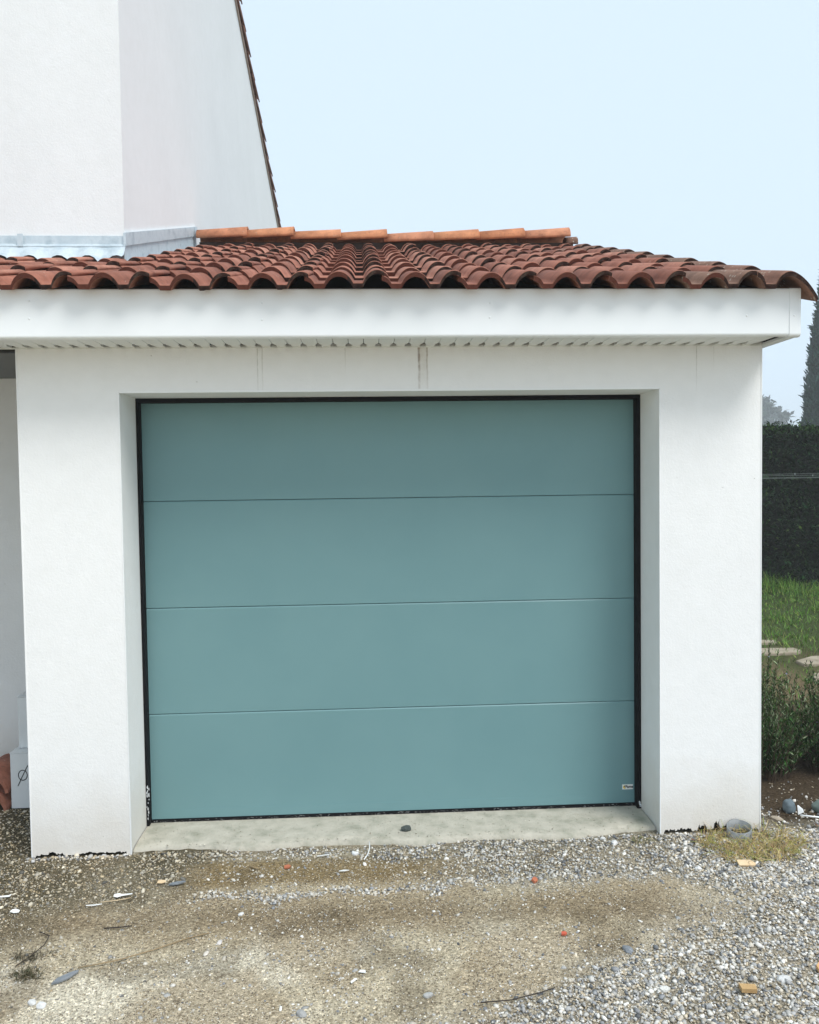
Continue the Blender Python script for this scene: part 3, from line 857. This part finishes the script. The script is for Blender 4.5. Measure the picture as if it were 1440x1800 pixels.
# lawn
r = np.random.default_rng(12); gn = 60000
gx = r.uniform(1.9, 9.5, gn); gy = 1.5 + (8.35 - 1.5) * r.random(gn) ** .85
pn = fbm(gx, gy, .7, 80)
keep = r.random(gn) < (.25 + .75 * sstep(2.9, 3.7, gy + (pn - .5) * 1.6)) * (.25 + .75 * sstep(.35, .6, fbm(gx, gy, .3, 83))) + .03
gx, gy, pn = gx[keep], gy[keep], pn[keep]; gn = len(gx)
T = np.array([[-.5, 0, 0], [.5, 0, 0], [.38, .12, .5], [-.38, .12, .5], [0, .42, 1.0]], float)
TF3 = np.array([[0, 1, 2], [0, 2, 3], [3, 2, 4]])
hh = (.025 + .04 * r.random(gn) + .05 * sstep(.55, .75, pn)) * (.7 + .6 * vnoise(gx, gy, .4, 3))
hh = hh * (1 + 1.6 * sstep(7.4, 8.1, gy + (pn - .5) * .8))
V, F = scatter(T, TF3, np.stack([gx, gy, np.full(gn, -.018)], -1), rot_mats(r.normal(-.2, .35, gn), r.normal(0, .3, gn), r.uniform(0, 6.28, gn)),
               np.stack([np.full(gn, .007), hh, hh], -1))
c = colvar(gn, 5, (.085, .185, .020), .35, 13, (.24, .30, .07), .14)
kind(np_mesh('lawn', V, F, MAT['grass'], None, c), 'stuff')

# stepping stones
MAT['slab'] = simple('stone_slab', (.25, .21, .15), .9, (.36, .31, .23), 9, 60, .5, .004)
for lab, pts in (
    ('pale stepping stone slab nearest the wall at the lawn edge', [(3.30, 3.60), (3.80, 3.62), (3.90, 3.70), (3.88, 3.82), (3.45, 3.85), (3.25, 3.80)]),
    ('pale stepping stone slab half sunk in the grass behind the others', [(3.50, 4.10), (3.84, 4.08), (3.90, 4.18), (3.66, 4.26), (3.48, 4.22)]),
    ('pale stepping stone slab further right at the lawn edge', [(3.62, 3.16), (3.95, 3.18), (4.25, 3.30), (4.22, 3.46), (3.85, 3.46), (3.62, 3.30)]),
    ('pale stepping stone slab close behind the rosemary bush', [(3.40, 2.62), (3.75, 2.58), (3.95, 2.70), (3.85, 2.86), (3.52, 2.84)])):
    o = prism('stepping_stone', pts, 'z', -.04, .012, MAT['slab'])
    md = o.modifiers.new('bev', 'BEVEL'); md.width = .012; md.segments = 2
    tag(o, lab, 'slab', 'stepping stones')

# clothes line between the garage side and a post outside the picture
line = thing('clothesline', 'thin wires of a clothes line stretched in front of the hedge', 'clothesline', (8.6, 5.6, 0))
tube('post', [(0, 0, -.05), (0, 0, 1.75)], .025, MAT['zinc'], line, 10)
box('crossbar', -.02, .02, -.45, .45, 1.66, 1.70, MAT['zinc'], line, .004)
wirem = simple('wire_plastic', (.20, .24, .23), .5)
for y, z0, z1, sag in ((-.38, 1.645, 1.68, .012), (-.10, 1.62, 1.635, .02), (.14, 1.655, 1.665, .03), (.40, 1.63, 1.655, .045)):
    pts = [(-6.93 + 6.93 * k / 14, y, z0 + (z1 - z0) * k / 14 - sag * 4 * (k / 14) * (1 - k / 14)) for k in range(15)]
    tube('wire', pts, .0013, wirem, line, 5)
    q = pts[7 + int(y * 5)]
    box('peg', q[0] - .004, q[0] + .004, q[1] - .003, q[1] + .003, q[2] - .012, q[2] + .008, wirem, line)

# rosemary
def rosemary(name, label, cx, cy, n, rx, ry, hmax, seed):
    t_ = thing(name, label, 'shrub', (cx, cy, -.015))
    r = np.random.default_rng(seed); NP = []; ND = []; NR = []; sv = []; sf = []
    for i in range(n):
        a = r.uniform(0, 6.283); q = math.sqrt(r.random())
        bx, by = rx * .55 * q * math.cos(a), ry * .55 * q * math.sin(a)
        h = hmax * (.45 + .55 * r.random() ** 2.2) * (1 - .2 * q)
        lx, ly = rx * .42 * q * math.cos(a) + r.normal(0, .045), ry * .42 * q * math.sin(a) + r.normal(0, .045)
        P = lambda s: np.array((bx + lx * (s ** 1.4) * .9, by + ly * (s ** 1.4) * .9, h * (s - .12 * s * s * q)))
        k0 = len(sv)
        for s in (0, .35, .7, 1.0):
            p_ = P(s); rr = .0032 * (1 - .75 * s)
            sv += [p_ + (rr, 0, 0), p_ + (-rr * .5, rr * .87, 0), p_ + (-rr * .5, -rr * .87, 0)]
        for k in range(3):
            for j in range(3):
                sf.append((k0 + k * 3 + j, k0 + k * 3 + (j + 1) % 3, k0 + k * 3 + 3 + (j + 1) % 3, k0 + k * 3 + 3 + j))
        m_ = int(150 * h / hmax)
        for s in r.uniform(.10, 1.0, m_): NP.append(P(s)); ND.append(s)
    NP = np.array(NP); n_ = len(NP); ND = np.array(ND)
    T = np.array([[0, 0, 0], [.5, .5, 0], [0, 1, 0], [-.5, .5, 0]], float)
    sz = r.uniform(.018, .036, n_) * (1.1 - .35 * ND)
    V, F = scatter(T, np.array([[0, 1, 2, 3]]), NP, rot_mats(r.normal(.95, .30, n_), r.normal(0, .35, n_), r.uniform(0, 6.283, n_)), np.stack([sz * .20, sz * 1.15, sz], -1))
    np_mesh('needles', V, F, MAT['leaf'], t_, colvar(n_, 4, (.026, .066, .014), .5, seed + 1, (.26, .33, .19), .15))  # a share of the needles painted paler, standing in for glints
    mesh_obj('stems', sv, sf, MAT['stem'], t_)
    m_ = 40; k = r.integers(0, n_, m_)
    V, F = scatter(T, np.array([[0, 1, 2, 3]]), NP[k], rot_mats(r.uniform(0, 1.5, m_), r.normal(0, .6, m_), r.uniform(0, 6.28, m_)), np.full((m_, 3), .011) * np.array((.8, 1, 1)))
    np_mesh('flowers', V, F, simple('rosemary_flower', (.38, .40, .62), .6), t_)
    return t_
rosemary('rosemary_bush', 'dark green rosemary bush growing against the garage corner', 2.02, .80, 210, .36, .40, .78, 21)
rosemary('rosemary_bush', 'dark green rosemary bush at the right edge of the photograph', 2.50, .78, 175, .34, .38, .70, 25)

# ================================================================== GRAVEL
def ico(sub):
    bm = bmesh.new(); bmesh.ops.create_icosphere(bm, subdivisions=sub, radius=1.0)
    T = np.array([v.co[:] for v in bm.verts]); Fc = np.array([[v.index for v in f.verts] for f in bm.faces]); bm.free()
    return T, Fc
I1, IF1 = ico(1); I2, IF2 = ico(2)
def stones(name, px, py, pz, size, T, TF, seed, cols, flat=(.45, .8), tint=None):
    r = np.random.default_rng(seed); n = len(px)
    Tn = T[None] * (1 + r.normal(0, .22, (n, len(T), 1)))
    scl = np.stack([size * r.uniform(.8, 1.35, n), size * r.uniform(.65, 1.0, n), size * r.uniform(*flat, n)], -1)
    V, F = scatter(Tn, TF, np.stack([px, py, pz], -1), rot_mats(r.normal(0, .3, n), r.normal(0, .3, n), r.uniform(0, 6.28, n)), scl)
    pal = np.array(cols) * (1.15 if 'gravel' in name else 1.1); c = pal[r.integers(0, len(pal), n)] * (1 + r.normal(0, .2, (n, 1)))
    if tint is not None: c = c * tint
    return kind(np_mesh(name, V, F, MAT['stone'], None, np.repeat(np.clip(c, .02, .85), len(T), 0)), 'stuff')
GREY = [(.42, .41, .38), (.52, .505, .47), (.33, .33, .32), (.22, .225, .23), (.54, .52, .47), (.46, .42, .35), (.36, .355, .345), (.58, .565, .525), (.12, .125, .13), (.40, .37, .31)]
TAN = GREY + [(.42, .35, .25), (.36, .30, .21), (.5, .44, .34), (.45, .39, .29), (.38, .33, .25), (.30, .25, .17)]
def blocked(X, Y):
    b_ = (Y > -.004) & (X > XL - .01) & (X < XR + .01)
    b_ &= ~((np.abs(X) < XO - .01) & (Y < .012))
    b_ |= (Y > .58) & (X < -1.6)
    b_ |= ((X - 1.545) ** 2 + (Y + .060) ** 2 < .058 ** 2)
    return b_
r = np.random.default_rng(31)
nc = 208000
X_ = r.uniform(-2.5, 2.4, nc); Y_ = r.uniform(-1.7, .6, nc)
dn = grav_density(X_, Y_)
gard = (X_ > XR) & (Y_ > .02)
dn = np.where(gard, .10 * (1 - sstep(.05, .4, Y_)) + .03, dn)
k = (r.random(nc) < dn * .95) & ~blocked(X_, Y_)
X_, Y_ = X_[k], Y_[k]; n = len(X_)
fld = grav_density(X_, Y_)
sz = np.exp(r.normal(math.log(.0039), .42, n)) * (.80 + .40 * fld); sz = np.clip(sz, .0016, .0115)
Zb = ground_z(X_, Y_) + sz * r.uniform(-.40, .30, n) + np.where(fld > .5, r.uniform(0, .006, n), 0)
big = sz > .0068
zw = zone_weights(X_, Y_)
muddy = np.clip(zw[7] + zw[8] + .6 * sstep(-.6, -1.1, X_), 0, 1)[:, None]         # earth-stained stones on the left
tint = 1 - muddy * (1 - np.array((.84, .78, .66)))
stones('gravel', X_[~big], Y_[~big], Zb[~big], sz[~big], I1, IF1, 33, TAN, tint=tint[~big])
stones('coarse_gravel', X_[big], Y_[big], Zb[big], sz[big], I1, IF1, 35, GREY, tint=tint[big])
# sand grains and grit over the bare earth
nc = 130000
X_ = r.uniform(-1.9, 2.2, nc); Y_ = r.uniform(-1.55, .02, nc)
k = ~blocked(X_, Y_) & (r.random(nc) < (.35 + .65 * sstep(.4, .65, fbm(X_, Y_, .1, 90)))); X_, Y_ = X_[k], Y_[k]
OC = np.array([[1, 0, 0], [-1, 0, 0], [0, 1, 0], [0, -1, 0], [0, 0, 1], [0, 0, -1]], float)
OF = np.array([[0, 2, 4], [2, 1, 4], [1, 3, 4], [3, 0, 4]])
sz = r.uniform(.0010, .0027, len(X_))
stones('grit', X_, Y_, ground_z(X_, Y_) + sz * .3, sz, OC, OF, 37, [(.30, .23, .14), (.42, .35, .24), (.5, .45, .34), (.16, .12, .08), (.07, .055, .04), (.05, .045, .04), (.62, .59, .52)])

X_ = r.uniform(-1.18, 1.18, 700); Y_ = .03 + .24 * r.random(700) ** 2.2; sz = r.uniform(.001, .0034, 700)
stones('threshold_grit', X_, Y_, np.full(700, .0095), sz, OC, OF, 39, [(.30, .27, .2), (.2, .18, .13), (.5, .47, .4), (.12, .11, .08)])
X_ = r.uniform(XL - .02, XR + .02, 1600); X_ = X_[np.abs(X_) > XO]; Y_ = -np.abs(r.normal(0, .014, len(X_))) - .002; sz = np.exp(r.normal(math.log(.0048), .4, len(X_)))
stones('footing_gravel', X_, Y_, ground_z(X_, Y_) + sz * .4, sz, I1, IF1, 40, TAN)
# larger stones one can pick out
def rock(x, y, s, c, label, grp=None, name='stone', cat='stone', sc=(1.15, .9, .7), lift=.35, seed=0):
    r_ = random.Random(seed + int(x * 1000)); bm = bmesh.new(); bmesh.ops.create_icosphere(bm, subdivisions=3 if name == 'rock' else 2, radius=1)
    off = Vector((r_.random() * 9, r_.random() * 9, 3))
    from mathutils import noise as mn
    for v in bm.verts:
        d = 1 + .30 * mn.noise(v.co * 1.3 + off) + .14 * mn.noise(v.co * 3.5 + off); v.co = Vector((v.co.x * d * s * sc[0], v.co.y * d * s * sc[1], v.co.z * d * s * sc[2]))
    o = bm_obj(name, bm, simple('stone_%d' % (len(bpy.data.materials)), c, .8, tuple(k_ * .7 for k_ in c), 40, 120, .4, .002), None, name == 'rock')
    o.location = (x, y, float(ground_z(np.array(x), np.array(y))) + s * sc[2] * lift); o.rotation_euler = (0, 0, r_.uniform(0, 6))
    return tag(o, label, cat, grp)
rock(1.925, .215, .036, (.13, .17, .19), 'smooth blue grey rock under the rosemary bush', None, 'rock', 'rock', (1, .85, .95), .7)
rock(2.075, .20, .036, (.16, .21, .19), 'greenish grey rock at the right edge beside the brown leaf', None, 'rock', 'rock', (1, .85, .95), .7)
rock(2.06, .135, .016, (.42, .30, .22), 'small pinkish stone touching the greenish rock', None)
rock(1.82, .13, .022, (.40, .34, .26), 'tan flat stone between the white peg and the garage corner', None, sc=(1.3, .9, .5))
rock(.965, -.065, .017, (.72, .72, .70), 'largest white stone near the right end of the threshold', None)
rock(.925, -.02, .012, (.74, .74, .72), 'smaller white stone just behind the largest white stone', None)
rock(1.21, -1.10, .022, (.66, .66, .64), 'large white flat stone in the gravel near the wood block', None, sc=(1.3, .9, .45))
rock(.755, -.90, .018, (.24, .26, .28), 'dark grey oval pebble lying on the sandy edge of the gravel', None, sc=(1.4, .9, .6))
rock(-.635, -.55, .010, (.72, .72, .70), 'bright white pebble left of centre on the brown earth', None)
rock(-.685, -.73, .012, (.70, .66, .62), 'pinkish white chip lower left of the bright white pebble', None, sc=(1.4, .8, .4))
rock(-.72, -.795, .011, (.72, .66, .58), 'pale flat chip nearest the long dry stem', None, sc=(1.4, .8, .4))
rock(-1.225, -1.035, .014, (.72, .72, .70), 'left of two white stones at the lower left corner', None)
rock(-1.190, -1.05, .015, (.74, .74, .72), 'right of two white stones at the lower left corner', None)
rock(.04, -1.085, .014, (.46, .46, .44), 'mid grey stone between the folded flake and the dark straight twig', None)
rock(-.36, -1.155, .016, (.40, .40, .39), 'blue grey stone on pale sand at the bottom centre', None)
rock(.80, -1.13, .016, (.72, .71, .66), 'cream stone in the gravel left of the wood block', None)
rock(1.24, -.335, .015, (.76, .77, .76), 'white angular stone left of the pale wood chip', None)
rock(-.205, -.065, .014, (.78, .79, .80), 'bright white stone at the threshold beside the curved white strip', None)
rock(.03, .105, .022, (.07, .085, .08), 'dark round stone sitting on the concrete threshold', None, lift=1.0)
bpy.data.objects['stone'].location.z += 0
for o in C.objects:
    if o.get('label', '').startswith('dark round stone'): o.location.z = .016

# ------------------------------------------------------------------ litter
gz = lambda x, y: float(ground_z(np.array(float(x)), np.array(float(y))))
def shard(name, label, cat, x, y, pts, th, m, rotz=0, tilt=(0, 0), lift=.006, bend=0.0, grp=None):
    bm = bmesh.new(); n = len(pts)
    va = [bm.verts.new((p[0], p[1], th + bend * p[0] ** 2)) for p in pts]; vb = [bm.verts.new((p[0], p[1], bend * p[0] ** 2)) for p in pts]
    bm.faces.new(va); bm.faces.new(vb[::-1])
    for i in range(n): bm.faces.new((va[i], vb[i], vb[(i + 1) % n], va[(i + 1) % n]))
    o = bm_obj(name, bm, m); o.location = (x, y, gz(x, y) + lift); o.rotation_euler = (tilt[0], tilt[1], rotz)
    return tag(o, label, cat, grp)
slate = simple('grey_shard', (.16, .18, .20), .6, (.26, .28, .30), 40, 80, .5, .002)
paper = simple('white_scrap', (.80, .81, .80), .7)
terra = simple('terracotta_chip', (.50, .17, .085), .9, (.40, .13, .07), 60)
wood = simple('fresh_wood', (.66, .42, .20), .7, (.55, .30, .12), 14)
woodp = simple('pale_wood', (.72, .56, .36), .7, (.66, .48, .28), 20)
cres = [(-.042, -.014), (-.02, -.016), (.012, -.008), (.042, .010), (.046, .018), (.028, .018), (.0, .012), (-.024, .004)]
shard('slate_shard', 'curved grey shard lying on the sand at lower left', 'shard', -1.165, -.915, cres, .006, slate, .42, (.12, 0), .006)
shard('slate_shard', 'curved grey shard near the foot of the left pier', 'shard', -.935, -.295, [(p[0] * .75, p[1] * .75) for p in cres], .005, slate, -.05, (.1, 0), .008)
sp = [(-.018, -.008), (.0, -.012), (.017, -.004), (.014, .009), (-.004, .012), (-.016, .006)]
shard('paper_scrap', 'cream scrap touching the grey shard near the left pier', 'scrap', -1.0, -.275, sp, .002, woodp, .2, (.15, .1), .008)
shard('paper_scrap', 'white torn scrap with a long tail below the left pier', 'scrap', -1.145, -.375, [(-.02, -.006), (-.004, -.012), (.012, -.004), (.05, .004), (.052, .009), (.012, .006), (.0, .012), (-.018, .008)], .0015, paper, .1, (.2, .05), .010)
shard('paper_scrap', 'thin white sliver left of the torn scrap', 'scrap', -1.22, -.445, [(-.03, -.002), (.0, -.004), (.03, .002), (.028, .005), (.0, .002), (-.03, .002)], .002, paper, .05, (.1, 0), .009)
shard('paper_scrap', 'white scrap at the left edge of the photograph', 'scrap', -1.60, -.345, [(-.02, -.004), (.015, -.006), (.022, .008), (.010, .003), (-.02, .003)], .002, paper, .35, (.2, .1), .009)
shard('paper_scrap', 'white scrap near the left edge, nearer than its neighbour', 'scrap', -1.51, -.47, sp, .002, paper, -.2, (.1, .1), .008)
shard('paper_scrap', 'white splinter on the sand patch before the threshold', 'splinter', -.25, -.235, [(-.022, -.002), (.0, -.005), (.022, .0), (.0, .005)], .003, paper, .05, (0, 0), .008)
shard('paper_scrap', 'thin white stick left of the curved white strip', 'stick', -.345, -.085, [(-.028, -.0018), (.028, -.0018), (.028, .0018), (-.028, .0018)], .003, paper, .22, (0, 0), .010)
shard('paper_scrap', 'white angular flake in the middle of the foreground sand', 'scrap', -.17, -.95, [(-.012, -.008), (.014, -.003), (.006, .009), (-.01, .004)], .002, paper, -.5, (.1, 0), .006)
shard('paper_scrap', 'folded white flake just in front of the angular flake', 'scrap', -.20, -1.0, [(-.014, -.005), (.016, -.001), (.012, .006), (-.010, .003)], .002, paper, .7, (.15, 0), .006)
ch = [(-.014, -.009), (.006, -.012), (.016, -.002), (.010, .010), (-.010, .009)]
shard('terracotta_chip', 'orange tile chip on the sand patch left of centre', 'chip', -.495, -.175, ch, .006, terra, .3, (.1, 0), .005)
shard('terracotta_chip', 'orange tile chip at the edge of the gravel right of centre', 'chip', .53, -.39, ch, .010, terra, .9, (.4, 0), .006)
shard('terracotta_chip', 'small red chip in the sandy gravel at lower right', 'chip', .555, -.79, [(p[0] * .7, p[1] * .7) for p in ch], .007, simple('red_chip', (.55, .11, .06), .7), 0, (.1, 0), .006)
shard('wood_chip', 'pale wood offcut in front of the dry grass', 'wood', 1.45, -.325, [(-.040, -.016), (.030, -.022), (.040, -.006), (.026, .016), (-.034, .018)], .007, woodp, .1, (.22, .05), .010)
shard('wood_block', 'small tan wood block in the gravel at bottom right', 'wood', 1.06, -1.16, [(-.024, -.012), (.024, -.014), (.026, .011), (-.025, .013)], .014, simple('tan_wood', (.50, .33, .15), .8, (.42, .26, .11), 30), -.08, (.08, .02), .010)
shard('wood_strip', 'fresh orange wood strip cut by the right photo edge', 'wood', 1.395, -1.03, [(-.080, -.017), (.085, -.016), (.088, .014), (-.066, .017), (-.082, .004)], .012, wood, .80, (.12, -.03), .012)
def strand(name, label, cat, pts, rad, m):
    P = [(x, y, gz(x, y) + z) for x, y, z in pts]
    return tag(tube(name, P, rad, m, None, 6), label, cat)
wplastic = simple('white_plastic', (.78, .80, .80), .4)
strand('plastic_strip', 'curved white strip standing up from the gravel at the threshold', 'strip', [(-.165, -.135, .006), (-.150, -.10, .012), (-.140, -.05, .02), (-.141, -.01, .03)], .0026, wplastic)
peg = strand('plastic_peg', 'white plastic peg lying by the rosemary bush', 'peg', [(1.935, .132, .018), (1.99, .118, .014), (2.06, .105, .010), (2.12, .095, .008)], .0042, wplastic)
hd = mesh_obj('peg_head', [(1.922, .134, .045), (1.925, .130, .002), (1.952, .128, .014), (1.950, .131, .028), (1.93, .142, .045), (1.932, .140, .002)], [(0, 1, 2, 3), (4, 3, 2, 5), (0, 3, 4), (1, 5, 2), (0, 4, 5, 1)], wplastic, peg)
twig = simple('twig_dark', (.045, .035, .028), .9)
dry = simple('dry_stem', (.30, .22, .12), .9)
strand('twig', 'dark straight twig lying in the gravel at bottom centre right', 'twig', [(.20, -1.155, .012), (.30, -1.15, .014), (.40, -1.125, .016), (.45, -1.10, .012)], .0018, twig)
strand('twig', 'dark curved rootlet on the earth at the left', 'twig', [(-1.36, -.62, .006), (-1.31, -.66, .014), (-1.305, -.72, .014), (-1.33, -.78, .008), (-1.36, -.83, .004)], .0018, twig)
strand('twig', 'short dark twig below the white torn scrap', 'twig', [(-1.13, -.61, .006), (-1.08, -.615, .010), (-1.03, -.605, .008)], .0024, twig)
strand('twig', 'long thin dry stem across the sand at the left', 'twig', [(-1.14, -.86, .006), (-1.02, -.83, .010), (-.90, -.765, .008), (-.80, -.70, .006), (-.73, -.675, .008)], .0020, dry)
strand('twig', 'short brown stick on the sand patch before the threshold', 'twig', [(-.655, -.16, .008), (-.615, -.185, .010)], .0034, dry)
strand('twig', 'thin pale twig under the torn scrap', 'twig', [(-1.20, -.43, .012), (-1.14, -.425, .016), (-1.09, -.40, .012)], .0012, woodp)
leafm = simple('dead_leaf', (.19, .075, .035), .8, (.26, .12, .05), 40)
lf = [(-.022, 0), (-.008, -.010), (.012, -.009), (.026, .002), (.010, .011), (-.010, .009)]
shard('dead_leaf', 'dark red dead leaf in the gravel before the right pier', 'leaf', 1.315, -.10, lf, .001, leafm, 1.3, (.5, .3), .012, 8)
shard('dead_leaf', 'brown dead leaf at the right beside the dry grass', 'leaf', 1.95, .02, lf, .001, leafm, 1.0, (.6, .4), .014, 8)

# grey drain pipe stub against the right pier
pipe = thing('drain_pipe', 'cut grey plastic drain pipe stub at the foot of the right pier', 'pipe', (1.545, -.060, 0))
pm = simple('pvc_grey', (.24, .26, .265), .5, (.17, .185, .185), 14, spec=.5)
vs = []; fs = []; n = 40; ra = random.Random(5)
for i in range(n):
    a = 2 * math.pi * i / n; ztop = .040 + .010 * math.sin(a + .6) + (.006 * ra.random() if 1.2 < a < 2.6 else 0)
    for rr, z in ((.0545, -.06), (.0545, ztop), (.0505, ztop), (.0505, -.02)):
        vs.append((rr * math.cos(a), rr * math.sin(a), z))
for i in range(n):
    j = (i + 1) % n
    for k in range(3): fs.append((i * 4 + k, j * 4 + k, j * 4 + k + 1, i * 4 + k + 1))
mesh_obj('pipe_wall', vs, fs, pm, pipe, True)
vs = [(.050 * math.cos(6.2832 * i / 24), .050 * math.sin(6.2832 * i / 24), .004) for i in range(24)] + [(0, 0, .014)]
mesh_obj('soil_fill', vs, [(i, (i + 1) % 24, 24) for i in range(24)], MAT['near_black'], pipe)

# dry grass round the pipe
def tuft(name, label, cx, cy, n, rx, ry, lmin, lmax, pal, seed, cat='grass', low=1.05):
    t_ = thing(name, label, cat, (cx, cy, -.016))
    r = np.random.default_rng(seed)
    a = r.uniform(0, 6.283, n); q = np.sqrt(r.random(n)) * (.65 + .5 * vnoise(np.cos(a) * 2, np.sin(a) * 2, .7, seed))
    px, py = rx * q * np.cos(a), ry * q * np.sin(a)
    k = (py + cy < -.008) | (px + cx > XR + .01); px, py = px[k], py[k]; n = len(px)
    T = np.array([[-.5, 0, 0], [.5, 0, 0], [.42, .40, .42], [-.42, .40, .42], [.3, .85, .52], [-.3, .85, .52], [0, 1.25, .36]], float)
    TF_ = np.array([[0, 1, 2], [0, 2, 3], [3, 2, 4], [3, 4, 5], [5, 4, 6]])
    ln = r.uniform(lmin, lmax, n)
    V, F = scatter(T, TF_, np.stack([px, py, r.uniform(0, .012, n)], -1), rot_mats(r.normal(-.1, .35, n), r.normal(0, .35, n), r.uniform(0, 6.283, n)), np.stack([r.uniform(.0018, .0036, n), ln * .8, ln], -1))
    p_ = np.array(pal); c = p_[r.integers(0, len(pal), n)] * (1 + r.normal(0, .15, (n, 1)))
    np_mesh('blades', V, F, MAT['grass'], t_, np.repeat(np.clip(c, .01, .8), 7, 0))
    return t_
STRAW = [(.42, .31, .13), (.50, .39, .19), (.33, .24, .10), (.36, .33, .08), (.24, .27, .06), (.46, .34, .14), (.28, .18, .08)]
tuft('dry_grass', 'tuft of yellow dry grass in front of the drain pipe', 1.575, -.165, 1250, .25, .165, .025, .095, STRAW, 41)
tuft('weed_tuft', 'small green weed among stones at the right end of the threshold', 1.10, -.06, 70, .05, .03, .012, .03, [(.16, .17, .06), (.22, .18, .08)], 43, 'weed')
tuft('weed_tuft', 'dark moss and root tuft on the sand by the lower left shard', -1.30, -.89, 130, .06, .03, .012, .035, [(.06, .06, .025), (.09, .07, .035)], 44, 'weed')
tuft('weed_tuft', 'dark root tuft on the earth beside the curved rootlet', -1.33, -.78, 110, .07, .03, .012, .035, [(.06, .055, .03), (.09, .07, .04)], 45, 'weed')

# ================================================================== HAZE
m = bpy.data.materials.new('fog'); m.use_nodes = True; t = m.node_tree; t.nodes.clear()
o_ = t.nodes.new('ShaderNodeOutputMaterial'); v_ = t.nodes.new('ShaderNodeVolumePrincipled')
v_.inputs['Color'].default_value = (.93, .97, 1.0, 1); v_.inputs['Density'].default_value = .0026
v_.inputs['Anisotropy'].default_value = 0.0
t.links.new(v_.outputs[0], o_.inputs['Volume'])
kind(box('haze', -420, 420, -420, 460, -1.2, 18.0, m), 'stuff')
